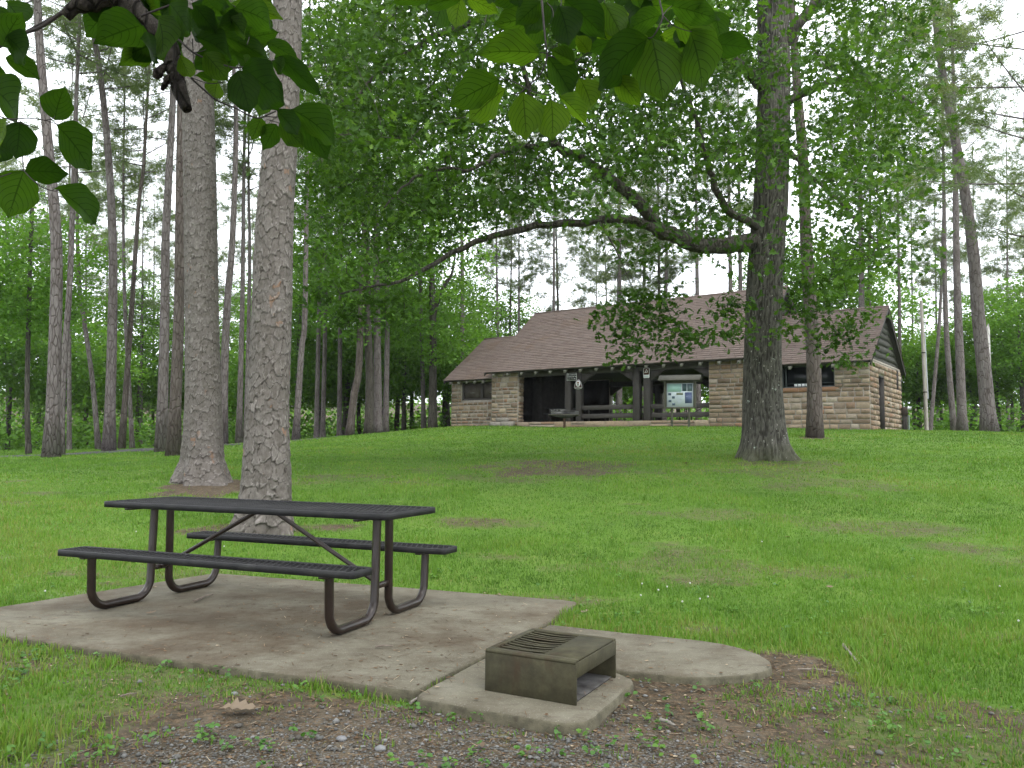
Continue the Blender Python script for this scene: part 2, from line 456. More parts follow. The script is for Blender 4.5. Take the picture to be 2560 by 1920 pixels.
def build_ground():
    xs = np.concatenate([np.arange(-600, -60, 60), np.arange(-60, -14, 1.5), np.arange(-14, 16, .14), np.arange(16, 60, 1.5), np.arange(60, 601, 60)])
    ys = np.concatenate([np.arange(-120, 0, 10), np.arange(0, 2.4, .4), np.arange(2.4, 26, .11), np.arange(26, 62, .6), np.arange(62, 160, 6), np.arange(160, 1001, 70)])
    X, Y = np.meshgrid(xs, ys)
    Z = ground_z(X, Y)
    c = oncrete(X, Y)
    Z = np.where(c, np.minimum(Z, -.05), Z)
    # floor of the pavilion lies inside the building: keep the earth below it
    loc = np.stack([X - PB[0], Y - PB[1]], -1)
    bx, by = loc @ EB, loc @ NB
    ins = (bx > -11.5) & (bx < 9.5) & (by > .6) & (by < 8)
    Z = np.where(ins, np.minimum(Z, 2.1), Z)
    ny, nx = X.shape
    i = np.arange(ny * nx).reshape(ny, nx)
    q = np.stack([i[:-1, :-1], i[:-1, 1:], i[1:, 1:], i[1:, :-1]], -1).reshape(-1, 4)
    me = mesh_np('ground', np.stack([X, Y, Z], -1), quads=q, attrs={'bare': np.maximum(bare(X, Y), sstep(46, 60, np.hypot(X, Y))).ravel(), 'grit': gravelly(X, Y).ravel()}, smooth=True)
    m, nt, out = material('lawn_earth'); g = NT(nt)
    v = g.coord()
    b = g.attr('bare'); gr = g.attr('grit')
    thatch = g.ramp(g.noise(.9, 5, .6, v), [(.3, (.052, .105, .015)), (.5, (.074, .142, .019)), (.72, (.105, .158, .030))])
    thatch = g.mix(g.math('MULTIPLY', g.noise(26, 3, .7, v), .5), thatch, (.060, .100, .016))
    dirt = g.ramp(g.noise(7, 6, .65, v), [(.28, (.028, .022, .014)), (.5, (.060, .048, .033)), (.75, (.115, .093, .066))])
    needles = g.ramp(g.noise(60, 3, .7, v), [(.45, (.078, .050, .028)), (.6, (.175, .125, .080))])
    dirt = g.mix(g.math('MULTIPLY', g.math('GREATER_THAN', g.noise(24, 4, .7, v), .53), .55), dirt, needles)
    f = g.n('ShaderNodeMapRange', {'Value': g.math('ADD', b, g.math('MULTIPLY', g.math('SUBTRACT', g.noise(11, 4, .7, v), .5), .55)), 'From Min': .2, 'From Max': .6}).outputs[0]
    col = g.mix(f, thatch, dirt)
    vo = g.n('ShaderNodeTexVoronoi', {'Vector': v, 'Scale': 70.0})
    peb = g.ramp(vo.outputs['Color'], [(.2, (.065, .060, .053)), (.5, (.12, .113, .102)), (.85, (.19, .182, .168))])
    col = g.mix(g.math('MULTIPLY', gr, g.math('LESS_THAN', vo.outputs['Distance'], .42)), col, peb)
    h = g.math('ADD', g.noise(34, 5, .7, v), g.math('MULTIPLY', g.noise(6, 3, .5, v), 1.5))
    nt.links.new(g.bsdf(col, .95, .1, 0, g.bump(h, .7, .02)), out.inputs['Surface'])
    o = obj('ground', me, m)
    tag(o, kind='structure', label='sloping lawn with worn earth patches running up to the pavilion')
    return o
build_ground()

# ------------------------------------------------------------------ concrete
def concrete_mat(name, tone=1.0, stain=.6):
    m, nt, out = material(name); g = NT(nt)
    v = g.coord()
    base = g.ramp(g.noise(2.2, 6, .65, v), [(.25, (.068 * tone, .059 * tone, .041 * tone)), (.5, (.115 * tone, .104 * tone, .076 * tone)), (.78, (.155 * tone, .144 * tone, .110 * tone))])
    fleck = g.n('ShaderNodeTexVoronoi', {'Vector': v, 'Scale': 95.0})
    base = g.mix(g.math('MULTIPLY', g.math('LESS_THAN', fleck.outputs['Distance'], .26), .45), base, g.ramp(fleck.outputs['Color'], [(.2, (.045, .038, .027)), (.8, (.27, .25, .215))]))
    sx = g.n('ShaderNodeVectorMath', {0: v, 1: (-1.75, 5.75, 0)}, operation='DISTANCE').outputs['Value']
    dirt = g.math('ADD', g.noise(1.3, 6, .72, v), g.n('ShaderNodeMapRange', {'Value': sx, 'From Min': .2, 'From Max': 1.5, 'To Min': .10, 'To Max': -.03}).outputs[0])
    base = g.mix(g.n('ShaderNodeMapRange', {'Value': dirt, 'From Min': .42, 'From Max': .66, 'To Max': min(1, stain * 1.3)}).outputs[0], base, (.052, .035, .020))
    streak = g.noise(5, 5, .75, g.mapping(v, (1, 3.2, 1)))
    base = g.mix(g.n('ShaderNodeMapRange', {'Value': streak, 'From Min': .54, 'From Max': .68, 'To Max': .6}).outputs[0], base, (.052, .040, .028))
    geo = g.n('ShaderNodeNewGeometry')
    nz = g.n('ShaderNodeSeparateXYZ', {0: geo.outputs['Normal']}).outputs[2]
    edge_tone = g.math('MULTIPLY', g.math('LESS_THAN', nz, .6), .7)  # steep faces take a darker, browner tone
    base = g.mix(edge_tone, base, g.ramp(g.noise(14, 4, .6, v), [(.35, (.04, .036, .022)), (.65, (.11, .10, .065))]))
    h = g.math('ADD', g.noise(120, 3, .6, v), g.math('MULTIPLY', g.noise(17, 5, .7, v), 2.0))
    nt.links.new(g.bsdf(base, .92, .2, 0, g.bump(h, .55, .006)), out.inputs['Surface'])
    return m
M_CONC = concrete_mat('weathered_concrete')
M_CONC2 = concrete_mat('weathered_concrete_pad', 1.08, .35)
def refine(poly, step=.12, wob=.006, s=0):
    P = np.asarray(poly); out = []
    for i in range(len(P)):
        a, b = P[i], P[(i + 1) % len(P)]
        n = max(1, int(np.linalg.norm(b - a) / step))
        for k in range(n): out.append(a + (b - a) * k / n)
    out = np.array(out)
    return out + wob * 2 * np.stack([vnoise(out[:, 0] * 9, out[:, 1] * 9, s) - .5, vnoise(out[:, 0] * 9, out[:, 1] * 9, s + 3) - .5], -1)
for nm, poly, top, mt, lab in (('concrete_slab', SLAB, 0.0, M_CONC, 'stained concrete slab the picnic table stands on'),
                               ('path', TONGUE, -.004, M_CONC, 'rounded concrete tongue running out beside the low grill'),
                               ('concrete_pad', PAD, -.006, M_CONC2, 'small round-cornered concrete pad under the low grill')):
    o = MB().prism(refine(poly, .10, .007, len(nm)), -.32, top, .022).build(nm, mt, smooth=True)
    tag(o, lab, kind='structure')

# ------------------------------------------------------------------ road at the far left
def build_road():
    cl = np.array([(-70, 33), (-40, 28.5), (-24, 27.2), (-15.8, 27.4), (-12.6, 29.8), (-10, 36), (-9, 48)])
    P = spline(cl, 60)
    T = np.gradient(P, axis=0); T /= np.linalg.norm(T, axis=1, keepdims=True)
    N = np.stack([-T[:, 1], T[:, 0]], -1)
    rows = []
    for k in (-1.6, -1.5, -.5, .5, 1.5, 1.6):
        Q = P + N * k
        z = ground_z(Q[:, 0], Q[:, 1]) + (.025 if abs(k) < 1.55 else -.1)
        rows.append(np.c_[Q, z])
    V = np.stack(rows, 1); n, m_, _ = V.shape
    i = np.arange(n * m_).reshape(n, m_)
    q = np.stack([i[:-1, :-1], i[:-1, 1:], i[1:, 1:], i[1:, :-1]], -1).reshape(-1, 4)
    me = mesh_np('road', V, quads=q, smooth=True)
    o = obj('road', me, simple('asphalt', (.035, .035, .037), (.065, .063, .062), 40, .9, .2, bump=.4))
    tag(o, 'narrow grey asphalt road at the far left edge of the lawn', kind='structure')
build_road()

# ================================================================== PICNIC TABLE
M_STEEL = simple('brown_steel_tube', (.014, .009, .007), (.026, .017, .013), 12, .30, .35, bump=.05)
def coated_mat():
    m, nt, out = material('dark_plastic_coating'); g = NT(nt)
    v = g.coord()
    c = g.ramp(g.noise(9, 5, .6, v), [(.3, (.010, .010, .0105)), (.7, (.021, .020, .021))])
    c = g.mix(g.n('ShaderNodeMapRange', {'Value': g.noise(3, 4, .7, v), 'From Min': .55, 'From Max': .8, 'To Max': .5}).outputs[0], c, (.062, .060, .057))
    nt.links.new(g.bsdf(c, .6, .22, 0, g.bump(g.noise(160, 2, .5, v), .25, .002)), out.inputs['Surface'])
    return m
M_COAT = coated_mat()
def lattice_board(L, W, name, parent, z, y, rc=.05, pitch=.046):
    """rim with rounded corners and an expanded-metal deck"""
    mb = MB()
    hl, hw = L / 2, W / 2
    ring = []
    for cx, cy, a0 in ((hl - rc, hw - rc, 0), (-hl + rc, hw - rc, 90), (-hl + rc, -hw + rc, 180), (hl - rc, -hw + rc, 270)):
        for k in range(6):
            a = R(a0 + 90 * k / 5); ring.append((cx + rc * math.cos(a), cy + rc * math.sin(a)))
    ring = np.array(ring); n = len(ring)
    inner = ring * np.array([(hl - .028) / hl, (hw - .028) / hw])
    prof = [(ring, -.043), (ring * 1.0, -.004), (ring * np.array([(hl - .004) / hl, (hw - .004) / hw]), 0.0), (inner, -.001), (inner, -.010), (ring * np.array([(hl - .008) / hl, (hw - .008) / hw]), -.012), (ring * np.array([(hl - .008) / hl, (hw - .008) / hw]), -.043)]
    v = np.concatenate([np.c_[p, np.full(n, zz)] for p, zz in prof])
    q = [(k * n + i, k * n + (i + 1) % n, ((k + 1) % len(prof)) * n + (i + 1) % n, ((k + 1) % len(prof)) * n + i) for k in range(len(prof)) for i in range(n)]
    mb.add(v, quads=q)
    # diamond strands: two families of slanted flat bars
    iw, il = W - .05, L - .05
    slope = .42                                                   # x run per unit y
    for sgn in (1, -1):
        x = -il / 2 - iw * slope
        while x < il / 2 + iw * slope:
            ya, yb = -iw / 2, iw / 2
            f = lambda yy: x + sgn * slope * yy
            lo, hi = ya, yb
            if sgn * slope != 0:
                t1, t2 = (-il / 2 - x) / (sgn * slope), (il / 2 - x) / (sgn * slope)
                lo, hi = max(ya, min(t1, t2)), min(yb, max(t1, t2))
            if hi - lo > .02:
                a, b = np.array([f(lo), lo, -.006 - .0015 * (sgn > 0)]), np.array([f(hi), hi, -.006 - .0015 * (sgn > 0)])
                d = (b - a) / np.linalg.norm(b - a); nrm = np.array([-d[1], d[0], 0]) * .0046
                up = np.array([0, 0, .0026])
                vv = [a + nrm + up, a - nrm + up, b - nrm + up, b + nrm + up, a + nrm - up, a - nrm - up, b - nrm - up, b + nrm - up]
                mb.add(vv, quads=[(0, 1, 2, 3), (4, 7, 6, 5), (0, 4, 5, 1), (1, 5, 6, 2), (2, 6, 7, 3), (3, 7, 4, 0)])
            x += pitch
    return mb.build(name, M_COAT, parent, loc=(0, y, z))
def picnic_table():
    t = empty('picnic_table', (-1.843, 6.17, 0.0), -.376)
    L, H, HS = 2.50, .769, .444
    lattice_board(L, .76, 'tabletop', t, H, 0)
    for s in (-1, 1):
        lattice_board(L, .25, 'seat', t, HS, s * .630, .035)
    a = 1.012
    for sx in (-1, 1):
        for s in (-1, 1):
            p = fillet([(sx * a, s * .082, H - .046), (sx * a, s * .098, .031), (sx * a, s * .635, .031), (sx * a, s * .652, HS - .044)], .115, 8)
            MB().tube(p, .030, 14).build('leg', M_STEEL, t, smooth=True)
        mb = MB().box(sx * a - .018, sx * a + .018, -.085, .085, .225, .262, .004)
        mb.build('cross_tie', M_STEEL, t)
        MB().box(sx * a - .022, sx * a + .022, -.36, .36, H - .060, H - .046, .003).build('top_bracket', M_STEEL, t)
        for s in (-1, 1):
            MB().box(sx * a - .022, sx * a + .022, s * .63 - .11, s * .63 + .11, HS - .058, HS - .044, .003).build('seat_bracket', M_STEEL, t)
        p = fillet([(sx * (a - .012), 0, .243), (sx * (a - .06), 0, .262), (sx * .10, 0, H - .066), (sx * .02, 0, H - .058)], .05, 5)
        MB().tube(p, .0165, 10).build('brace', M_STEEL, t, smooth=True)
    return t
table = picnic_table()
tag(table, 'dark brown steel picnic table with mesh top standing on the concrete slab', 'picnic table')

# ================================================================== LOW GRILL ON ITS PAD
def low_grill():
    o = np.array([-.122, 4.184]); ex = np.array([.321, 3.952]) - o; ey = np.array([.527, 4.454]) - np.array([.321, 3.952])
    Lx, Ly = np.linalg.norm(ex), np.linalg.norm(ey)
    m, nt, out = material('rusted_olive_steel'); g = NT(nt)
    v = g.coord()
    c = g.ramp(g.noise(10, 6, .7, v), [(.25, (.019, .016, .009)), (.5, (.040, .036, .019)), (.75, (.066, .060, .032))])
    c = g.mix(g.n('ShaderNodeMapRange', {'Value': g.noise(9, 5, .7, g.mapping(v, (1, 1, .25))), 'From Min': .52, 'From Max': .72, 'To Max': .75}).outputs[0], c, (.034, .019, .009))
    c = g.mix(g.n('ShaderNodeMapRange', {'Value': g.noise(30, 3, .7, v), 'From Min': .6, 'From Max': .8, 'To Max': .5}).outputs[0], c, (.085, .072, .042))
    nt.links.new(g.bsdf(c, .8, .25, .0, g.bump(g.noise(60, 4, .7, v), .35, .003)), out.inputs['Surface'])
    t = empty('fire_grill', (o[0], o[1], -.006), math.atan2(ex[1], ex[0]))
    H, w = .208, .011
    x1, y1 = Lx, Ly
    gx0, gx1, gy0, gy1 = .035, .305, .045, Ly - .045            # grate opening
    P = lambda *a: MB().box(*a, .003)
    P(0, x1, 0, w, 0, H - .012).build('front_plate', m, t)
    P(0, x1, y1 - w, y1, 0, H - .012).build('back_plate', m, t)
    P(0, w, w, y1 - w, 0, H - .012).build('end_plate', m, t)
    P(x1 - w, x1, w, y1 - w, H - .085, H - .012).build('hood_lip', m, t)
    mb = MB()
    mb.box(.006, x1 - .006, .006, gy0, H - .014, H, .004).box(.006, x1 - .006, gy1, y1 - .006, H - .014, H, .004)
    mb.box(.006, gx0, gy0, gy1, H - .0135, H - .0005).box(gx1, x1 - .006, gy0, gy1, H - .0135, H - .0005)
    mb.build('top_plate', m, t)
    # rolled shoulders along the long edges
    for nm, yy in (('shoulder', .008), ('shoulder', y1 - .008)):
        MB().tube([(.004, yy, H - .012), (x1 - .004, yy, H - .012)], .0105, 12).build(nm, m, t, smooth=True)
    n = 11
    for k in range(n):
        yy = gy0 + (gy1 - gy0) * (k + .5) / n
        sag = random.uniform(.004, .010)
        xs = np.linspace(gx0 - .012, gx1 + .012, 9)
        p = [(x, yy + random.uniform(-.001, .001), H - .008 - sag * math.sin(math.pi * (i / 8))) for i, x in enumerate(xs)]
        v = [(x_, y_ + dy_, z_ + dz_) for (x_, y_, z_) in p for (dy_, dz_) in ((-.0085, .003), (.0085, .003), (.0085, -.0005), (-.0085, -.0005))]
        q = [(4 * i + a, 4 * i + (a + 1) % 4, 4 * i + 4 + (a + 1) % 4, 4 * i + 4 + a) for i in range(8) for a in range(4)] + [(3, 2, 1, 0), (32, 33, 34, 35)]
        MB().add(v, quads=q).build('grate_bar', m, t)
    MB().box(.02, x1 - .02, .02, y1 - .02, .001, .010).build('ash_floor', simple('ash', (.025, .023, .021), (.11, .105, .10), 9, .95, .1, bump=.3, dist=.004), t)
    tag(t, 'low rusty box grill with slatted grate on small concrete pad', 'grill')
low_grill()

# ================================================================== PAVILION
BZ = 2.0
pav = empty('stone_pavilion', (PB[0], PB[1], BZ), YAW_B)
tag(pav, 'brown sandstone park pavilion with shingled gable roof on the rise', 'pavilion')
M_MORTAR = simple('mortar', (.24, .215, .18), (.34, .31, .265), 14, .95, .1, bump=.5)
M_WOOD = simple('dark_stained_timber', (.030, .026, .024), (.062, .055, .050), 6, .75, .25, bump=.5, stretch=(8, 8, .6), bscale=18, dist=.006)
M_WOODH = simple('dark_stained_rail', (.032, .028, .025), (.070, .062, .055), 6, .75, .25, bump=.5, stretch=(.6, 8, 8), bscale=18, dist=.006)
M_BOARD = simple('green_grey_siding', (.036, .036, .030), (.075, .074, .060), 5, .85, .2, bump=.5, stretch=(6, .8, 6), bscale=14, dist=.006)
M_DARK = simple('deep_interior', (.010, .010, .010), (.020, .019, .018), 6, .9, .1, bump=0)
M_RAFT = simple('weathered_rafter_end', (.13, .125, .105), (.22, .21, .18), 20, .9, .15, bump=.3)
M_GLASS, _nt, _out = material('dark_window_glass')
_g = NT(_nt)
_nt.links.new(_g.bsdf((.006, .008, .009), .35, .3, 0, _g.bump(_g.noise(3, 2, .5, _g.coord()), .05, .02)), _out.inputs['Surface'])
def stone_mat():
    m, nt, out = material('sandstone'); g = NT(nt)
    v = g.coord(); oi = g.n('ShaderNodeObjectInfo')
    rnd = g.math('FRACT', g.math('ADD', oi.outputs['Random'], g.attr('sid')))
    c = g.ramp(rnd, [(0, (.215, .142, .088)), (.12, (.33, .250, .168)), (.25, (.125, .088, .060)), (.4, (.27, .200, .138)), (.52, (.40, .320, .228)), (.66, (.165, .120, .085)), (.8, (.42, .365, .29)), (.9, (.22, .165, .118)), (1, (.28, .150, .086))])
    geo = g.n('ShaderNodeNewGeometry')
    w = geo.outputs['Position']
    c = g.mix(g.n('ShaderNodeMapRange', {'Value': g.noise(5.5, 5, .7, w), 'From Min': .45, 'From Max': .75, 'To Max': .6}).outputs[0], c, (.095, .074, .055))
    c = g.mix(g.n('ShaderNodeMapRange', {'Value': g.noise(1.1, 4, .6, w), 'From Min': .56, 'From Max': .75, 'To Max': .45}).outputs[0], c, (.36, .32, .26))
    c = g.mix(.25, c, g.ramp(g.noise(24, 5, .7, g.mapping(w, (1, 1, 3.5))), [(.35, (.07, .052, .036)), (.65, (.36, .28, .2))]))
    nt.links.new(g.bsdf(c, .95, .12, 0, g.bump(g.math('ADD', g.noise(16, 5, .7, w), g.noise(50, 3, .6, w)), .8, .02)), out.inputs['Surface'])
    return m
M_STONE = stone_mat()
# unit rock-faced stones: x 0..1, z 0..1, face towards -y
UNIT = []
for k in range(10):
    nx, nz = 5, 4
    rr = np.random.default_rng(100 + k)
    gx, gz_ = np.meshgrid(np.linspace(0, 1, nx), np.linspace(0, 1, nz))
    edge = ((gx == 0) | (gx == 1) | (gz_ == 0) | (gz_ == 1))
    fx = gx + np.where((gx == 0) | (gx == 1), 0, rr.uniform(-.06, .06, gx.shape)); fz = gz_ + np.where((gz_ == 0) | (gz_ == 1), rr.uniform(-.03, .03, gx.shape) * ((gx > 0) & (gx < 1)), rr.uniform(-.10, .10, gx.shape))
    fy = np.where(edge, -.28 - rr.uniform(0, .18, gx.shape), -.78 - rr.uniform(-.14, .30, gx.shape))
    fr = np.stack([fx, fy, fz], -1).reshape(-1, 3)
    bk = [(0, .5, 0), (1, .5, 0), (1, .5, 1), (0, .5, 1)]
    i = np.arange(nx * nz).reshape(nz, nx)
    t = []
    for a in range(nz - 1):
        for b in range(nx - 1):
            p, q_, r_, s_ = i[a, b], i[a, b + 1], i[a + 1, b + 1], i[a + 1, b]
            t += [(p, q_, r_), (p, r_, s_)] if (a + b + k) % 2 else [(p, q_, s_), (q_, r_, s_)]
    n0 = nx * nz
    for b in range(nx - 1):                                       # skirts to the back edge
        t += [(i[0, b + 1], i[0, b], n0 if b < nx // 2 else n0 + 1), (i[-1, b], i[-1, b + 1], n0 + 3 if b < nx // 2 else n0 + 2)]
    t += [(n0, n0 + 1, i[0, nx // 2]), (n0 + 2, n0 + 3, i[-1, nx // 2])]
    for a in range(nz - 1):
        t += [(i[a, 0], i[a + 1, 0], n0), (i[a + 1, -1], i[a, -1], n0 + 1)]
    t += [(i[-1, 0], n0 + 3, n0), (i[-1, -1], n0 + 1, n0 + 2)]
    UNIT.append((np.concatenate([fr, bk]), np.array(t)))
UNIT_ME = []
STONES = []                                                       # (projected size, unit, local 4x4)
def lay_stones(origin, ux, length, z0, z1, holes=(), seed=0, nrm=None, hmin=.16, hmax=.27, wmin=.24, wmax=.62, prot=.06, jw=.016):
    """courses of stones on a wall face; origin (x,y) local, ux unit run direction, nrm outward"""
    rr = random.Random(seed)
    ux = np.array([*ux, 0.0]); nr = np.array([*nrm, 0.0])
    z = z0
    while z < z1 - .06:
        h = rr.choice([hmin, hmin * 1.12, hmin * 1.3, (hmin + hmax) / 2, (hmin + hmax) / 2, hmax])
        if z1 - (z + h) < .09: h = z1 - z
        segs = [(0.0, length)]
        for (a, b, c, d) in holes:                                # run a..b, height c..d
            if z + h > c + .03 and z < d - .03:
                ns = []
                for s0, s1 in segs:
                    if b <= s0 or a >= s1: ns.append((s0, s1))
                    else:
                        if a - s0 > .05: ns.append((s0, a))
                        if s1 - b > .05: ns.append((b, s1))
                segs = ns
        for s0, s1 in segs:
            x = s0
            while x < s1 - .02:
                w = rr.uniform(wmin, wmax) 
                if s1 - (x + w) < wmin * .7: w = s1 - x
                parts = [(z, h)] if (h < .24 or rr.random() < .7) else [(z, h / 2), (z + h / 2, h / 2)]
                for zz, hh in parts:
                    jx = jw * 1.35
                    p0 = np.array([origin[0], origin[1], 0]) + ux * (x + jx) + np.array([0, 0, zz + jw])
                    M = np.eye(4)
                    pr = prot * rr.uniform(.7, 1.4)
                    M[:3, 0] = ux * (w - 2 * jx); M[:3, 1] = -nr * pr; M[:3, 2] = (0, 0, hh - 2 * jw); M[:3, 3] = p0
                    wp = np.array([PB[0], PB[1], BZ]); c = p0 + ux * w / 2
                    cw = wp + np.array([EB[0] * c[0] + NB[0] * c[1], EB[1] * c[0] + NB[1] * c[1], c[2]])
                    nw = np.array([EB[0] * nr[0] + NB[0] * nr[1], EB[1] * nr[0] + NB[1] * nr[1], 0])
                    vd = np.array([0, 0, CAMZ]) - cw
                    size = w * hh * max(0, nw @ vd / np.linalg.norm(vd)) / (vd @ vd)
                    STONES.append((size, rr.randrange(10), M, w < 0))
                x += w
        z += h
def core(mb, x0, x1, y0, y1, z0, z1, holes, axis='x'):
    """solid wall block with rectangular holes, as butted boxes"""
    zs = sorted({z0, z1, *[h[2] for h in holes], *[h[3] for h in holes]}); zs = [z for z in zs if z0 <= z <= z1]
    a0, a1 = (x0, x1) if axis == 'x' else (y0, y1)
    for zl, zh in zip(zs[:-1], zs[1:]):
        segs = [(a0, a1)]
        for (a, b, c, d) in holes:
            if zh > c + 1e-6 and zl < d - 1e-6:
                ns = []
                for s0, s1 in segs:
                    if b <= s0 or a >= s1: ns.append((s0, s1))
                    else:
                        if a > s0: ns.append((s0, a))
                        if b < s1: ns.append((b, s1))
                segs = ns
        for s0, s1 in segs:
            if axis == 'x': mb.box(s0, s1, y0, y1, zl, zh)
            else: mb.box(x0, x1, s0, s1, zl, zh)
L = lambda zw: zw - BZ                                            # world height -> local height
FLOOR = L(2.50)
XL0, XL1, XM0, XM1, XR1 = -11.77, -8.54, -8.54, 5.20, 9.75
YL, YLB, YM, YMB, YR, YRB = .60, 6.75, 0.0, 8.2, .50, 6.55
ZE_M, ZE_L, ZE_R = L(5.05), L(4.80), L(4.75)
base = -.6
walls = MB()
# left wing
WL = (-11.05, -8.7, L(3.72), L(4.70))                             # window in the left wing
core(walls, XL0, XM0, YL, YL + .4, base, L(4.95), [WL])
core(walls, XL0, XM0, YLB - .4, YLB, base, L(4.95), [])
core(walls, XL0, XL0 + .4, YL + .4, YLB - .4, base, L(4.95), [], 'y')
# main: piers, sill wall, ends, back
core(walls, XM0, -6.86, YM, YM + .45, base, L(5.20), [])
core(walls, 3.32, XM1, YM, YM + .45, base, L(5.20), [])
core(walls, -6.86, 3.32, YM, YM + .45, base, FLOOR - .03, [])
core(walls, XM0, XM0 + .45, YM + .45, YMB - .45, base, L(5.20), [], 'y')
core(walls, XM1 - .45, XM1, YM + .45, YMB - .45, base, L(5.20), [], 'y')
XB = -5.93                                                         # the back is walled up to here, open beyond
core(walls, XM0, XB, YMB - .45, YMB, base, L(5.20), [])
core(walls, 3.9, XM1, YMB - .45, YMB, base, L(5.20), [])
core(walls, XB, 3.9, YMB - .45, YMB, base, FLOOR - .03, [])
# right wing
WR = (6.25, 8.42, L(3.79), L(4.72))
core(walls, XM1, XR1, YR, YR + .4, base, L(4.90), [WR])
core(walls, XM1, XR1, YRB - .4, YRB, base, L(4.90), [])
DOOR = (2.02, 3.05, L(1.75), L(4.30)); SLOT = (5.55, 6.05, L(3.95), L(4.80))
core(walls, XR1 - .4, XR1, YR + .4, YRB - .4, base, L(4.90), [DOOR, SLOT], 'y')
walls.build('wall', M_MORTAR, pav)
MB().box(XM0 + .46, XM1 - .46, YM + .46, YMB - .46, base, FLOOR, 0).build('floor', simple('pavilion_floor', (.05, .047, .042), (.09, .085, .078), 5, .8, .3, bump=.2), pav)
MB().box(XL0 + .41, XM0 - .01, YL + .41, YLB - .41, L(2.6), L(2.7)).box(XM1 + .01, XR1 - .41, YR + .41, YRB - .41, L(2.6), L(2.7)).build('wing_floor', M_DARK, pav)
# stone facing
lay_stones((XL0, YL), (1, 0), XM0 - XL0, L(2.10), L(4.86), [(WL[0] - XL0, 9, WL[2], WL[3])], 1, (0, -1), wmin=.24, wmax=.52, jw=.024)
lay_stones((XM0, YM), (1, 0), 1.68, L(2.15), L(5.06), [], 2, (0, -1), wmin=.24, wmax=.52, jw=.024)
lay_stones((-6.86, YM + .02), (0, 1), .45, L(2.5), L(5.06), [], 3, (1, 0), wmin=.16, wmax=.4)
lay_stones((3.32, YM), (1, 0), XM1 - 3.32, L(2.0), L(5.06), [], 4, (0, -1))
lay_stones((-6.86, YM - .03), (1, 0), 10.18, L(1.95), FLOOR, [], 5, (0, -1), hmin=.2, wmin=.5, wmax=1.3)
lay_stones((XM1, YR), (1, 0), XR1 - XM1, L(1.85), L(4.78), [(WR[0] - XM1, WR[1] - XM1, WR[2] - .20, WR[3])], 6, (0, -1))
lay_stones((XR1, YR - .02), (0, 1), YRB - YR, L(1.80), L(4.78), [(DOOR[0] - YR, DOOR[1] - YR, DOOR[2], DOOR[3]), (SLOT[0] - YR, SLOT[1] - YR, SLOT[2], SLOT[3])], 7, (1, 0))
lay_stones((XM0, YM + .5), (0, -1), .5, L(2.15), L(4.9), [], 8, (-1, 0), wmin=.2, wmax=.5)
STONES.sort(key=lambda s: -s[0])
for k, (v, t) in enumerate(UNIT):
    me = mesh_np('stone', v, t); me.materials.append(M_STONE); UNIT_ME.append(me)
for size, k, M, _ in STONES[:300]:
    o = bpy.data.objects.new('stone', UNIT_ME[k]); COL.objects.link(o)
    o.parent = pav; o.matrix_local = Matrix(M.tolist())
sv, st, sid, n = [], [], [], 0
for size, k, M, _ in STONES[300:]:
    v, t = UNIT[k]
    sv.append(v @ M[:3, :3].T + M[:3, 3]); st.append(t + n); sid.append(np.full(len(v), random.random())); n += len(v)
me = mesh_np('stonework', np.concatenate(sv), np.concatenate(st), attrs={'sid': np.concatenate(sid)})
tag(obj('stonework', me, M_STONE, pav), kind='stuff')
# low stone step with a dark streak above it, against the left pier
mb = MB()
for (x0, x1, y0, z0, z1) in ((-8.45, -7.75, -.30, L(2.2), L(2.50)), (-7.72, -6.95, -.34, L(2.2), L(2.52)), (-8.1, -7.3, -.22, L(2.53), L(2.70))):
    mb.box(x0, x1, y0, -.08, z0, z1, .03)
mb.build('fountain_step', simple('grey_step_stone', (.15, .135, .115), (.25, .23, .2), 6, .95, .1, bump=.6), pav)

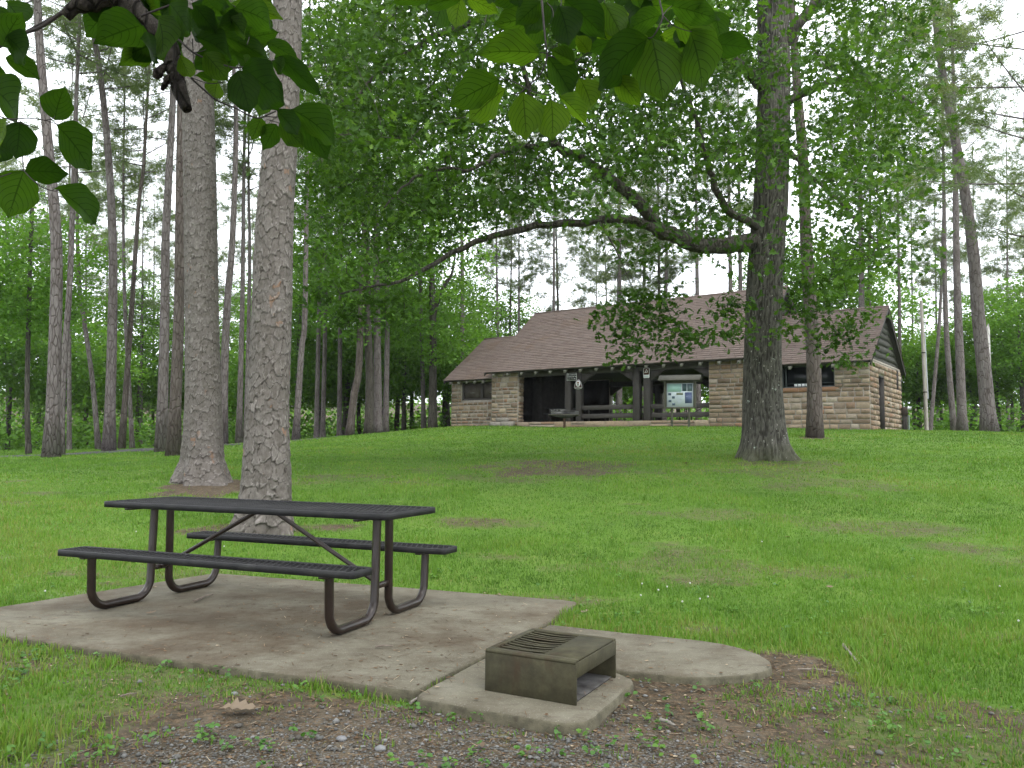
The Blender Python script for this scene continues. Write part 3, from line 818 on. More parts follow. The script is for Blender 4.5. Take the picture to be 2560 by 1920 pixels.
# roofs
def shingle_mat():
    m, nt, out = material('brown_shingle'); g = NT(nt)
    r = g.attr('tint'); v = g.coord()
    c = g.ramp(r, [(0, (.122, .093, .081)), (.3, (.142, .110, .096)), (.7, (.162, .127, .111)), (1, (.142, .115, .103))])
    c = g.mix(.3, c, g.ramp(g.noise(60, 3, .7, v), [(.35, (.06, .045, .04)), (.65, (.20, .15, .13))]))
    c = g.mix(g.n('ShaderNodeMapRange', {'Value': g.noise(.55, 4, .65, v), 'From Min': .56, 'From Max': .78, 'To Max': .5}).outputs[0], c, (.135, .085, .048))
    nt.links.new(g.bsdf(c, .92, .2, 0, g.bump(g.noise(120, 2, .5, v), .3, .004)), out.inputs['Surface'])
    return m
M_SH = shingle_mat()
def gable_roof(x0, x1, ye, ze, yr, zr, name):
    """deck + shingles for a gable roof; front eave at ye/ze, ridge at yr/zr, mirrored behind"""
    th = .10
    dy, dz = yr - ye, zr - ze
    Ls = math.hypot(dy, dz); ny, nz = -dz / Ls, dy / Ls           # outward normal of the front slope
    for sgn in (1, -1):
        mb = MB()
        Y = lambda y: y if sgn > 0 else 2 * yr - y
        A, B = np.array([ye, ze]), np.array([yr, zr])
        n2 = np.array([ny, nz])
        v = []
        for x in (x0, x1):
            for p in (A, B, B - np.array([0, th / nz]), A - n2 * th):
                v.append((x, Y(p[0]), p[1]))
        mb.add(v, quads=[(0, 1, 2, 3), (4, 7, 6, 5), (0, 4, 5, 1), (1, 5, 6, 2), (2, 6, 7, 3), (3, 7, 4, 0)])
        rf = mb.build(name, M_WOOD, pav)
        rr = np.random.default_rng(5 + int(abs(x0) * 10) + sgn)
        exp_, wt = .165, .34
        nc = int(Ls / exp_)
        V, T, C, n = [], [], [], 0
        for c in range(nc + 1):
            s0 = c * exp_ - .03; s1 = min(s0 + exp_ + .05, Ls + .01)
            x = x0 - .03 - rr.uniform(0, wt)
            while x < x1 + .03:
                xa, xb = max(x + .004, x0 - .03), min(x + wt - .004, x1 + .03)
                x += wt
                if xb - xa < .02: continue
                lift0, lift1 = .036 + rr.uniform(-.006, .008), .004
                ds = rr.uniform(-.010, .010)
                ca, cb = np.array([ye + dy * (s0 + ds) / Ls, ze + dz * (s0 + ds) / Ls]), np.array([ye + dy * s1 / Ls, ze + dz * s1 / Ls])
                pts = []
                for p, l in ((ca, lift0), (cb, lift1)):
                    q = p + n2 * l
                    pts += [(xa, Y(q[0]), q[1]), (xb, Y(q[0]), q[1])]
                q = ca + n2 * .004
                pts += [(xa, Y(q[0]), q[1]), (xb, Y(q[0]), q[1])]
                V += pts; C += [rr.random()] * 6
                T += [(n, n + 1, n + 3, n + 2), (n + 4, n + 5, n + 1, n), (n + 4, n, n + 2, n + 2)] if False else [(n, n + 1, n + 3, n + 2), (n + 4, n + 5, n + 1, n)]
                n += 6
        me = mesh_np('shingles', V, quads=T, attrs={'tint': C})
        if sgn < 0: fix_flip(me)
        tag(obj('shingles', me, M_SH, rf), kind='stuff')
    MB().tube([(x0 - .03, yr, zr + .02), (x1 + .03, yr, zr + .02)], .055, 8).build('ridge_cap', M_SH, pav)
def fix_flip(me):
    me.flip_normals()
gable_roof(-8.66, 5.50, -.50, ZE_M, 4.1, L(8.75), 'roof')
gable_roof(-11.92, -8.50, .10, ZE_L, 3.68, L(7.47), 'roof')
gable_roof(5.22, 9.90, .10, ZE_R, 3.53, L(7.33), 'roof')
# ridge of the wings dies into the taller roof; rake boards and gable cladding
def rake(x, ye, ze, yr, zr, nm='rake_board'):
    for s in (1, -1):
        Y = lambda y: y if s > 0 else 2 * yr - y
        v = [(x + dx, Y(y), z) for dx in (0, .045) for (y, z) in ((ye - .02, ze - .19), (ye - .02, ze - .02), (yr, zr - .02), (yr, zr - .22))]
        MB().add(v, quads=[(0, 1, 2, 3), (4, 7, 6, 5), (0, 4, 5, 1), (1, 5, 6, 2), (2, 6, 7, 3), (3, 7, 4, 0)]).build(nm, M_WOOD, pav)
rake(9.86, .10, ZE_R, 3.53, L(7.33)); rake(5.46, -.50, ZE_M, 4.1, L(8.75)); rake(-8.66, -.50, ZE_M, 4.1, L(8.75)); rake(-11.92, .1, ZE_L, 3.68, L(7.47))
def cladding(x, ye, ze, yr, zr, zb, n, seed, out=1):
    rr = random.Random(seed)
    slope = (yr - ye) / (zr - ze)
    hs = (zr - .25 - zb) / n
    for k in range(n):
        za, zb2 = zb + k * hs, zb + (k + 1) * hs + .03
        def half(z): return max(.03, (zr - .13 - max(z, ze - .1)) * slope)
        ph = rr.uniform(0, 6)
        lo, hi, N = [], [], 14
        for i in range(N + 1):
            t = i / N
            wav = .022 * math.sin(ph + t * 7) + .014 * math.sin(ph * 2 + t * 17)
            lo.append((yr - half(za) + 2 * half(za) * t, za + wav)); hi.append((yr - half(zb2) + 2 * half(zb2) * t, zb2))
        v, q = [], []
        for i in range(N + 1):
            v += [(x + out * .060, *lo[i]), (x + out * .022, *hi[i]), (x - out * .01, *lo[i]), (x - out * .01, *hi[i])]
        for i in range(N):
            a, b = 4 * i, 4 * i + 4
            q += [(a, b, b + 1, a + 1), (a + 2, a + 3, b + 3, b + 2), (a, a + 2, b + 2, b), (a + 1, b + 1, b + 3, a + 3)]
        q += [(0, 1, 3, 2), (4 * N, 4 * N + 2, 4 * N + 3, 4 * N + 1)]
        MB().add(v, quads=q).build('gable_board', M_BOARD, pav)
cladding(XR1 - .10, .10, ZE_R, 3.53, L(7.33), L(4.79), 8, 3)
cladding(XM1 - .02, -.5, ZE_M, 4.1, L(8.75), L(5.25), 10, 4)
cladding(XM0 + .10, -.5, ZE_M, 4.1, L(8.75), L(5.22), 8, 5, -1)
cladding(XL0 + .10, .10, ZE_L, 3.68, L(7.47), L(4.96), 7, 6, -1)
# rafter tails
for (x0, x1, st_, ye, ze, sl) in ((-8.1, 5.2, .862, -.5, ZE_M, .804), (-11.5, -8.7, .56, .1, ZE_L, .746), (5.9, 9.6, .85, .1, ZE_R, .752)):
    x = x0
    while x < x1:
        v = [(x + dx, y, z) for dx in (-.06, .06) for (y, z) in ((ye + .03, ze - .235), (ye + .03, ze - .105), (ye + .75, ze + .70 * sl - .09), (ye + .75, ze + .70 * sl - .24))]
        MB().add(v, quads=[(0, 1, 2, 3), (4, 7, 6, 5), (0, 4, 5, 1), (1, 5, 6, 2), (2, 6, 7, 3), (3, 7, 4, 0)]).build('rafter_tail', M_RAFT, pav)
        x += st_
# timber frame of the open bays
def post(x0, x1, y0, y1, z0=FLOOR + .002, z1=L(5.02)):
    return MB().box(x0, x1, y0, y1, z0, z1, .018).build('post', M_WOOD, pav)
POSTS = [(-4.08, -3.76), (-3.46, -3.17), (-.39, -.05), (.16, .50)]
for a, b in POSTS: post(a, b, .02, .33)
MB().box(-6.86, 3.32, .03, .40, L(4.78), L(5.06), .01).build('beam', M_WOODH, pav)
for a, b in ((-3.08, -2.74), (.40, .72)): post(a, b, YMB - .36, YMB - .08)
MB().box(XB, 3.9, YMB - .42, YMB - .04, L(4.76), L(5.04), .01).build('beam', M_WOODH, pav)
def brace(xa, za, xb, zb, y0, y1):
    v = []
    for y in (y0, y1):
        v += [(xa, y, za), (xb, y, zb), (xa, y, zb)]
    w = .26
    d = np.array([xb - xa, zb - za]); d = d / np.linalg.norm(d); nn = np.array([-d[1], d[0]])
    if nn[1] < 0: nn = -nn
    # a knee: slanting lower edge, filled into the corner
    mid = [(xa, za), (xb, zb), (xa + (xb - xa) * .06, zb)]
    curve = [np.array([xa, za]) + (np.array([xb, zb]) - np.array([xa, za])) * t + nn * .015 * math.sin(math.pi * t) for t in np.linspace(0, 1, 7)]
    pts = curve + [np.array([xa, zb])]
    v = [(p[0], y, p[1]) for y in (y0, y1) for p in pts]
    n = len(pts); c0, c1 = len(v), len(v) + 1
    cen = np.mean(pts, 0); v += [(cen[0], y0, cen[1]), (cen[0], y1, cen[1])]
    q = [(i, (i + 1) % n, n + (i + 1) % n, n + i) for i in range(n)]
    t = [(c0, (i + 1) % n, i) for i in range(n)] + [(c1, n + i, n + (i + 1) % n) for i in range(n)]
    MB().add(v, t, q).build('knee_brace', M_WOOD, pav)
for xa, xb in ((-3.16, -2.42), (-.40, -1.12), (.51, 1.22), (3.31, 2.55)):
    brace(xa, L(4.30), xb, L(4.77), .06, .28)
for xa, xb in ((-3.09, -3.8), (-2.73, -2.0), (.39, -.32), (.73, 1.45), (3.88, 3.1), (XB + .02, XB + .75)):
    brace(xa, L(4.26), xb, L(4.75), YMB - .34, YMB - .12)
for (xa, xb) in ((-3.165, -.395), (.505, 3.30)):
    for za, zb in ((L(3.03), L(3.24)), (L(2.63), L(2.84))):
        MB().box(xa, xb, .09, .17, za, zb, .012).build('rail', M_WOODH, pav)
# windows and doors
w = empty('window', (0, 0, 0), 0, pav)
x0, x1, z0, z1 = WL
mb = MB()
for a, b, c, d in ((x0, x0 + .10, z0, z1), (x1 - .10, x1, z0, z1), (x0 + .10, x1 - .10, z0, z0 + .09), (x0 + .10, x1 - .10, z1 - .09, z1), (-9.78, -9.62, z0 + .09, z1 - .09)):
    mb.box(a, b, YL + .03, YL + .16, c, d, .008)
mb.build('frame', M_WOOD, w)
M_SHUT = simple('brown_shutter', (.052, .043, .036), (.085, .072, .060), 4, .8, .2, bump=.3, stretch=(10, 10, .5))
MB().box(x0 + .101, -9.781, YL + .10, YL + .13, z0 + .091, z1 - .091).build('shutter', M_SHUT, w)
MB().box(-9.619, x1 - .101, YL + .10, YL + .13, z0 + .091, z1 - .091).build('shutter', M_SHUT, w)
for cx in (-10.35, -9.05):
    v = [(cx - .24, YL + .094, L(4.12)), (cx, YL + .094, L(4.16)), (cx + .24, YL + .094, L(4.12)), (cx, YL + .094, L(4.08))]
    MB().add([(a, b, c) for a, b, c in v] + [(a, b + .005, c) for a, b, c in v], quads=[(0, 1, 2, 3), (4, 7, 6, 5), (0, 4, 5, 1), (1, 5, 6, 2), (2, 6, 7, 3), (3, 7, 4, 0)]).build('shutter_diamond', simple('pale_scratch', (.10, .095, .085), (.14, .13, .12), 20, .9, .1, bump=0), w)
w = empty('window', (0, 0, 0), 0, pav)
x0, x1, z0, z1 = WR
mb = MB()
for a, b, c, d in ((x0, x0 + .07, z0, z1), (x1 - .07, x1, z0, z1), (x0 + .07, x1 - .07, z0, z0 + .06), (x0 + .07, x1 - .07, z1 - .06, z1), (x0 + .16, x0 + .20, z0 + .06, z1 - .06)):
    mb.box(a, b, YR + .16, YR + .26, c, d, .006)
mb.box(x0 + .20, x1 - .07, YR + .19, YR + .23, z0 + .17, z0 + .195)
mb.build('frame', simple('dark_teal_frame', (.035, .045, .045), (.06, .072, .07), 8, .6, .3, bump=.1), w)
MB().box(x0 + .07, x1 - .07, YR + .27, YR + .28, z0 + .06, z1 - .06).build('pane', M_GLASS, w)
M_WHITE = simple('white_plate', (.55, .57, .58), (.70, .71, .72), 60, .6, .3, bump=0)
for k in range(4):
    MB().box(x0 + .52 + k * .15, x0 + .64 + k * .15, YR + .175, YR + .185, z0 + .065, z0 + .165).build('notice', M_WHITE, w)
me = mesh_np('sill', *[UNIT[3][0], UNIT[3][1]]); me.materials.append(simple('red_sill_stone', (.16, .085, .05), (.24, .14, .085), 7, .95, .1, bump=.7))
M_SILL = me.materials[0]
for sx0, sx1, k in ((WR[0] - .02, 6.98, 3), (7.0, WR[1] + .16, 5)):
    me = mesh_np('sill', UNIT[k][0], UNIT[k][1])
    o = obj('sill', me, M_SILL, pav)
    o.matrix_local = Matrix(((sx1 - sx0, 0, 0, sx0), (0, .09, 0, YR), (0, 0, .19, WR[2] - .195), (0, 0, 0, 1)))
d = MB().box(XR1 - .38, XR1 - .33, DOOR[0], DOOR[1], DOOR[2], DOOR[3]).build('door', simple('brown_door', (.035, .027, .021), (.055, .043, .034), 6, .8, .2, bump=.2, stretch=(6, 6, .6)), pav)
MB().tube([(XR1 - .33, DOOR[0] + .12, L(3.3)), (XR1 - .28, DOOR[0] + .12, L(3.3))], .03, 8).build('handle', M_STEEL, d)
mb = MB()
for (a, b, c, d_) in (DOOR, SLOT):
    for y0_, y1_, z0_, z1_ in ((a, a + .04, c, d_ - .04), (b - .04, b, c, d_ - .04), (a, b, d_ - .04, d_)): mb.box(XR1 - .32, XR1 + .004, y0_, y1_, z0_, z1_)
mb.build('reveal_shade', M_WOOD, pav)  # dark panels added so the bright recess sides read as shaded
MB().box(XR1 - .36, XR1 - .33, SLOT[0], SLOT[1], SLOT[2], SLOT[3]).build('slot_window', M_GLASS, pav)
M_LIN = simple('hall_shade_dark', (.012, .011, .010), (.026, .023, .020), 5, .9, .1, bump=.2)  # near-black sheets added inside, the hall's shade put into their colour
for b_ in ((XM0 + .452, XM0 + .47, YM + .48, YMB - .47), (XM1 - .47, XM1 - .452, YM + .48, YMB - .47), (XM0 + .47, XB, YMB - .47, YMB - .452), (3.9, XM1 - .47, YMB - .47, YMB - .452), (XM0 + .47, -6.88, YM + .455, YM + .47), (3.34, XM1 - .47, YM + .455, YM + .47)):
    MB().box(*b_, FLOOR + .004, L(5.15)).build('shade_lining', M_LIN, pav)
# chimney breast inside, and a partition that keeps the hall dark
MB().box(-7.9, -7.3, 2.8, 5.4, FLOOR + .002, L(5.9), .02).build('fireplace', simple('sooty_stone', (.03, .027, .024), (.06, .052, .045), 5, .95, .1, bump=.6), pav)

# ================================================================== SIGNS, BOARD, GRILL, POLES
def text_mesh(s, size, align='CENTER'):
    cu = bpy.data.curves.new('lettering', 'FONT')
    cu.body = s; cu.size = size; cu.align_x = align; cu.align_y = 'CENTER'; cu.extrude = .0012
    o = bpy.data.objects.new('lettering', cu); COL.objects.link(o)
    dg = bpy.context.evaluated_depsgraph_get(); dg.update()
    me = bpy.data.meshes.new_from_object(o.evaluated_get(dg))
    bpy.data.objects.remove(o); bpy.data.curves.remove(cu)
    me.name = 'lettering'
    return me
def text(s, size, mat, parent, x, z, y):
    me = text_mesh(s, size); me.materials.clear()
    return obj('lettering', me, mat, parent, (x, y, z), (math.pi / 2, 0, 0))
def flat(mat, color, rough=.6):
    return simple(mat, color, tuple(c * 1.12 for c in color), 40, rough, .3, bump=0)
M_INK = flat('sign_white', (.72, .72, .71)); M_BLK = flat('sign_black', (.018, .018, .019), .45); M_BRN = flat('sign_brown', (.070, .030, .020)); M_MAR = flat('sign_maroon', (.055, .020, .020))
M_ARB = flat('emblem_brown', (.16, .085, .045)); M_ARG = flat('emblem_green', (.03, .07, .05))
def plate(parent, nm, poly, mat, y0, y1):
    poly = np.asarray(poly, float); n = len(poly); c = poly.mean(0)
    v = [(p[0], y, p[1]) for y in (y0, y1) for p in poly] + [(c[0], y0, c[1]), (c[0], y1, c[1])]
    q = [(i, (i + 1) % n, n + (i + 1) % n, n + i) for i in range(n)]
    t = [(2 * n, (i + 1) % n, i) for i in range(n)] + [(2 * n + 1, n + i, n + (i + 1) % n) for i in range(n)]
    return MB().add(v, t, q).build(nm, mat, parent)
def rrect(w, h, r, n=4):
    out = []
    for cx, cy, a0 in ((w / 2 - r, h / 2 - r, 0), (-w / 2 + r, h / 2 - r, 90), (-w / 2 + r, -h / 2 + r, 180), (w / 2 - r, -h / 2 + r, 270)):
        for k in range(n + 1):
            a = R(a0 + 90 * k / n); out.append((cx + r * math.cos(a), cy + r * math.sin(a)))
    return np.array(out)
def bworld(x, y, z): p = bpt(x, y); return (p[0], p[1], z)
# black fee sign
s = empty('fee_sign', bworld(-3.66, -.012, 4.655), YAW_B)
plate(s, 'panel', rrect(.56, .36, .01), M_INK, -.004, .004)
plate(s, 'face', rrect(.53, .33, .006), M_BLK, -.008, -.0045)
text('FEE CHARGED', .085, M_INK, s, 0, .10, -.010); text('FOR PAVILION USE', .066, M_INK, s, 0, .0, -.010); text('Register at Park Office', .052, M_INK, s, 0, -.105, -.010)
tag(s, 'small black sign with three lines of white lettering on double posts', 'sign')
# three-sided emblem sign
s = empty('emblem_sign', bworld(-3.28, -.035, 4.29), YAW_B)
def tri(sc):
    P = []
    cor = [(0, .25), (-.225, -.20), (.225, -.20)]
    for i in range(3):
        a, b = np.array(cor[i]), np.array(cor[(i + 1) % 3])
        nrm = np.array([(b - a)[1], -(b - a)[0]]); nrm = nrm / np.linalg.norm(nrm)
        if nrm @ ((a + b) / 2 + np.array([0, .05])) < 0: nrm = -nrm
        for t in np.linspace(.06, .94, 7): P.append(a + (b - a) * t + nrm * .055 * math.sin(math.pi * t))
    return np.array(P) * sc
plate(s, 'panel', tri(1.0), M_INK, -.004, .004)
plate(s, 'face', tri(.93), M_MAR, -.008, -.0045)
el = np.array([(math.cos(a) * .125, .015 + math.sin(a) * .155) for a in np.linspace(0, 2 * math.pi, 24, endpoint=False)])
plate(s, 'oval', el, M_INK, -.012, -.0085)
arrow = np.array([(0, -.115), (-.045, -.03), (-.065, .05), (-.055, .09), (0, .125), (.055, .09), (.065, .05), (.045, -.03)])
plate(s, 'emblem', arrow, M_ARB, -.016, -.0125)
plate(s, 'emblem', np.array([(0, -.10), (-.035, -.03), (-.05, .02), (.045, .03), (.035, -.03)]), M_ARG, -.020, -.0165)
plate(s, 'emblem', np.array([(-.012, -.01), (.02, .0), (.015, .035), (-.015, .03)]), M_INK, -.024, -.0205)
for k, (x, w_) in enumerate(((-.125, .05), (-.05, .055), (.03, .06), (.11, .055))):
    plate(s, 'lettering', np.array([(x - w_ / 2, -.197 + .10 * x * x * 4), (x + w_ / 2, -.197 + .10 * x * x * 4), (x + w_ / 2, -.172 + .10 * x * x * 4), (x - w_ / 2, -.172 + .10 * x * x * 4)]), M_INK, -.012, -.0085)
tag(s, 'rounded triangular maroon trail sign with white oval on timber post', 'sign')
# brown pictogram sign
s = empty('pictogram_sign', bworld(.335, -.012, 4.66), YAW_B)
plate(s, 'panel', rrect(.30, .46, .05), M_INK, -.004, .004)
f = rrect(.265, .30, .03); f[:, 1] += .065
plate(s, 'face', f, M_BRN, -.008, -.0045)
for poly in ([(-.035, .10), (.0, .125), (.02, .11), (-.0, .10)], [(.0, .115), (.02, .115), (.065, .02), (.06, -.02), (.035, -.02), (.04, .02)], [(-.035, .06), (-.005, .065), (-.03, -.02), (-.065, -.02)], [(-.10, -.035), (.055, -.035), (.06, -.02), (-.09, -.02)]):
    plate(s, 'pictogram', np.array(poly) + np.array([0, .05]), M_INK, -.012, -.0085)
plate(s, 'plaque', rrect(.24, .10, .03) + np.array([0, -.155]), flat('sign_grey', (.50, .53, .54)), -.009, -.0045)
tag(s, 'small brown and white pictogram sign on second pair of posts', 'sign')

# bulletin board
kp = at(1701, 1067, 33.5)
kb = empty('bulletin_board', (kp[0], kp[1], gz(kp[0], kp[1])), R(-20))
kz = kp[2] - kb.location.z                                        # height of the pixel base over the ground here
M_KW = simple('green_brown_board_wood', (.055, .055, .040), (.10, .098, .072), 6, .8, .2, bump=.4, stretch=(6, 6, .8))
M_KR = simple('board_roof_wood', (.038, .037, .028), (.070, .068, .053), 8, .85, .2, bump=.4, stretch=(1, 8, 8))
for sx in (-.35, .35):
    MB().box(sx - .045, sx + .045, -.045, .045, -.25, 1.95, .006).build('post', M_KW, kb)
MB().box(-.63, .63, -.075, -.046, .78, 1.93, .004).build('panel', M_KW, kb)
mb = MB()
for a, b, c, d in ((-.66, -.555, .76, 1.94), (.555, .66, .76, 1.94), (-.555, .555, .76, .82), (-.555, .555, 1.82, 1.94)): mb.box(a, b, -.13, -.04, c, d, .006)
mb.build('frame', M_KW, kb)
for sgn, (y0, y1) in ((1, (-.42, 0)), (-1, (.42, 0))):
    v = [(x, y, z) for x in (-.86, .86) for (y, z) in ((y0, 1.93), (y1, 2.16), (y1, 2.12), (y0, 1.89))]
    MB().add(v, quads=[(0, 1, 2, 3), (4, 7, 6, 5), (0, 4, 5, 1), (1, 5, 6, 2), (2, 6, 7, 3), (3, 7, 4, 0)]).build('roof', M_KR, kb)
pst = MB().box(-.545, .545, -.090, -.078, .83, 1.81).build('poster', flat('poster_white', (.50, .55, .585), .25), kb)
def sheet(x0, x1, z0, z1, col, nm):
    MB().box(x0, x1, -.097, -.091, z0, z1).build('printed_panel', flat(nm, col, .3), pst)
PW, PH = 1.09, .98
def pp(u0, u1, v0, v1, col, nm): sheet(-.545 + PW * u0, -.545 + PW * u1, 1.81 - PH * v1, 1.81 - PH * v0, col, nm)
pp(.03, .56, .03, .36, (.30, .47, .43), 'map_green'); pp(.59, .75, .03, .34, (.06, .10, .11), 'photo_teal'); pp(.78, .96, .03, .34, (.11, .15, .17), 'photo_slate')
for u, vv in ((.06, .41), (.20, .55), (.07, .70), (.21, .84)): pp(u, u + .11, vv, vv + .10, (.06, .09, .12), 'photo_small')
pp(.37, .62, .40, .50, (.16, .18, .12), 'photo_olive'); pp(.69, .95, .39, .85, (.085, .11, .20), 'panel_blue')
for k in range(9): pp(.38, .63 - .05 * (k % 3), .56 + k * .038, .568 + k * .038, (.33, .37, .42), 'text_lines')
for k in range(5): pp(.71, .79 + .03 * (k % 2), .42 + k * .035, .432 + k * .035, (.5, .55, .6), 'text_pale')
tag(kb, 'roofed wooden bulletin board with map poster in front of pavilion', 'bulletin board')

# pedestal grill
gp = at(1411, 1071, 37.3)
pg = empty('pedestal_grill', (gp[0], gp[1], gz(gp[0], gp[1])), R(-22))
M_GR = simple('sooty_grill_steel', (.028, .027, .026), (.06, .057, .052), 10, .7, .3, bump=.3)
M_RU = simple('rusty_post', (.05, .03, .022), (.10, .06, .042), 12, .85, .2, bump=.3)
MB().tube([(0, 0, -.3), (0, 0, .52)], .058, 14).build('post', M_RU, pg, smooth=True)
MB().add([(x, y, z) for (x, y, z) in ((-.1, -.08, .46), (.1, -.08, .46), (.1, .08, .46), (-.1, .08, .46), (-.62, -.30, .60), (.62, -.30, .60), (.62, .30, .60), (-.62, .30, .60))], quads=[(0, 3, 2, 1), (4, 5, 6, 7), (0, 1, 5, 4), (1, 2, 6, 5), (2, 3, 7, 6), (3, 0, 4, 7)]).build('bracket', M_GR, pg)
MB().box(-.67, .67, -.34, .34, .602, .626, .004).build('tray', simple('mossy_tray', (.06, .058, .04), (.12, .115, .085), 8, .85, .2, bump=.3), pg)
for x0, x1, y0, y1, nm in ((-.58, -.565, -.28, .28, 'side_plate'), (-.005, .01, -.28, .28, 'side_plate'), (.585, .60, -.28, .28, 'side_plate'), (-.565, .585, .27, .285, 'back_plate')):
    MB().box(x0, x1, y0, y1, .63, .87 if nm == 'side_plate' and x0 < .3 else .80, .003).build(nm, simple('galvanised_plate', (.05, .05, .05), (.09, .09, .087), 14, .6, .4, bump=.2), pg)
mb = MB(); core(mb, -.562, -.008, -.292, -.280, .632, .865, [(-.50, -.42, .75, .82), (-.36, -.28, .75, .82), (-.22, -.12, .80, .835), (-.22, -.12, .72, .755)])
mb.build('front_plate', simple('pale_plate', (.040, .040, .038), (.080, .078, .073), 14, .6, .4, bump=.2), pg)
for k in range(7):
    MB().tube([(.0, -.26 + k * .085, .77), (.60, -.26 + k * .085, .77)], .008, 6).build('grate_bar', M_GR, pg)
MB().tube([(.02, -.285, .82), (.61, -.285, .80)], .012, 8).build('handle', M_GR, pg)
tag(pg, 'steel pedestal grill on rusty post in front of pavilion entrance', 'grill')

# pale pole and meter post at the far end
pp0, pp1 = at(2317, 1074, 36.0), at(2303, 752, 36.0)
pz = gz(pp0[0], pp0[1])
up = empty('utility_pole', (pp0[0], pp0[1], pz))
d = (pp1 - pp0); top = d + np.array([0, 0, pp0[2] - pz])
pth = [np.array([0, 0, -.4]) + d * -.07, top * .25, top * .5, top * .75, top]
MB().tube(pth, [.085, .08, .075, .07, .065], 16).build('shaft', simple('silvered_pole_wood', (.20, .175, .14), (.36, .345, .32), 5, .85, .2, bump=.4, stretch=(8, 8, .5)), up, smooth=True)
MB().tube([pth[1] + np.array([.10, -.03, 0]), pth[3] + np.array([.085, -.03, 0])], .022, 8).build('conduit', simple('grey_conduit', (.35, .37, .39), (.45, .47, .49), 10, .5, .4, bump=0), up, smooth=True)
for k in (.3, .6): MB().tube([top * k + np.array([0, 0, -.02]), top * k + np.array([0, 0, .03])], .090, 14).build('band', M_STEEL, up)
tag(up, 'pale weathered pole standing in the lawn beyond the pavilion gable', 'pole')
mp = at(2263, 1077, 36.3)
mz = gz(mp[0], mp[1])
mt = empty('meter_post', (mp[0], mp[1], mz), R(-30))
MB().box(-.11, .11, -.09, .09, -.3, 1.02, .012).build('post', M_WOOD, mt)
MB().box(-.13, .13, -.12, .10, .72, 1.10, .01).build('box', simple('meter_box_brown', (.03, .022, .018), (.05, .038, .03), 10, .6, .3, bump=.1), mt)
MB().tube([(.13, -.03, 1.03), (.25, -.03, 1.03)], .075, 16).build('meter', simple('meter_glass', (.45, .47, .48), (.6, .62, .63), 10, .3, .5, bump=0), mt, smooth=True)
MB().tube([(.16, 0, -.2), (.16, 0, .72)], .03, 10).build('conduit', simple('green_conduit', (.16, .20, .18), (.22, .26, .24), 10, .6, .3, bump=0), mt, smooth=True)
tag(mt, 'short dark post with round meter beside the pavilion corner', 'meter post')

# picnic tables standing inside the pavilion
for k, (x, y, a, lab) in enumerate(((-1.9, 2.6, 0.05, 'dark picnic table inside pavilion behind the middle rails'), (1.9, 3.0, -.04, 'dark picnic table inside pavilion behind the bulletin board'), (-5.3, 2.4, .5, 'dark picnic table inside the pavilion entrance bay'))):
    c = copy_tree(table)
    c.location = bworld(x, y, BZ + FLOOR + .002); c.rotation_euler = (0, 0, YAW_B + a)
    tag(c, lab, 'picnic table', 'picnic tables inside the pavilion')

# ================================================================== TREES
def bark_mat(name, stops, crackc, scale=14, stretch=(1, 1, .28), lich=0.0, bump=.8):
    m, nt, out = material(name); g = NT(nt)
    v = g.mapping(g.coord(), stretch)
    c = g.ramp(g.noise(scale * .5, 5, .65, v), stops)
    vo = g.n('ShaderNodeTexVoronoi', {'Vector': v, 'Scale': scale}, feature='DISTANCE_TO_EDGE')
    cr = g.n('ShaderNodeMapRange', {'Value': vo.outputs['Distance'], 'From Min': 0.0, 'From Max': .09, 'To Min': 1.0, 'To Max': 0.0}).outputs[0]
    c = g.mix(g.math('MULTIPLY', cr, .75), c, crackc)
    c = g.mix(g.n('ShaderNodeMapRange', {'Value': g.noise(2.0, 3, .6, g.coord()), 'From Min': .5, 'From Max': .8, 'To Max': .5}).outputs[0], c, stops[-1][1])
    if lich:
        c = g.mix(g.n('ShaderNodeMapRange', {'Value': g.noise(7, 5, .75, g.coord()), 'From Min': .66, 'From Max': .72, 'To Max': lich}).outputs[0], c, (.36, .40, .33))
    h = g.math('SUBTRACT', g.noise(scale * 2, 4, .6, v), g.math('MULTIPLY', cr, 1.0))
    nt.links.new(g.bsdf(c, .95, .12, 0, g.bump(h, bump, .03)), out.inputs['Surface'])
    return m
M_PINE = bark_mat('pine_bark', [(.3, (.085, .071, .066)), (.5, (.128, .111, .105)), (.7, (.170, .153, .146))], (.045, .034, .028), 11)
M_PINE2 = bark_mat('pine_bark_brown', [(.3, (.058, .048, .041)), (.5, (.092, .077, .067)), (.7, (.125, .108, .096))], (.04, .028, .022), 11)
M_HARD = bark_mat('hardwood_bark', [(.3, (.040, .036, .030)), (.5, (.068, .061, .050)), (.7, (.10, .093, .078))], (.018, .015, .012), 16, (1, 1, .15), .3)
M_SNAG = bark_mat('bleached_snag', [(.3, (.34, .32, .30)), (.7, (.5, .48, .46))], (.2, .18, .16), 10)
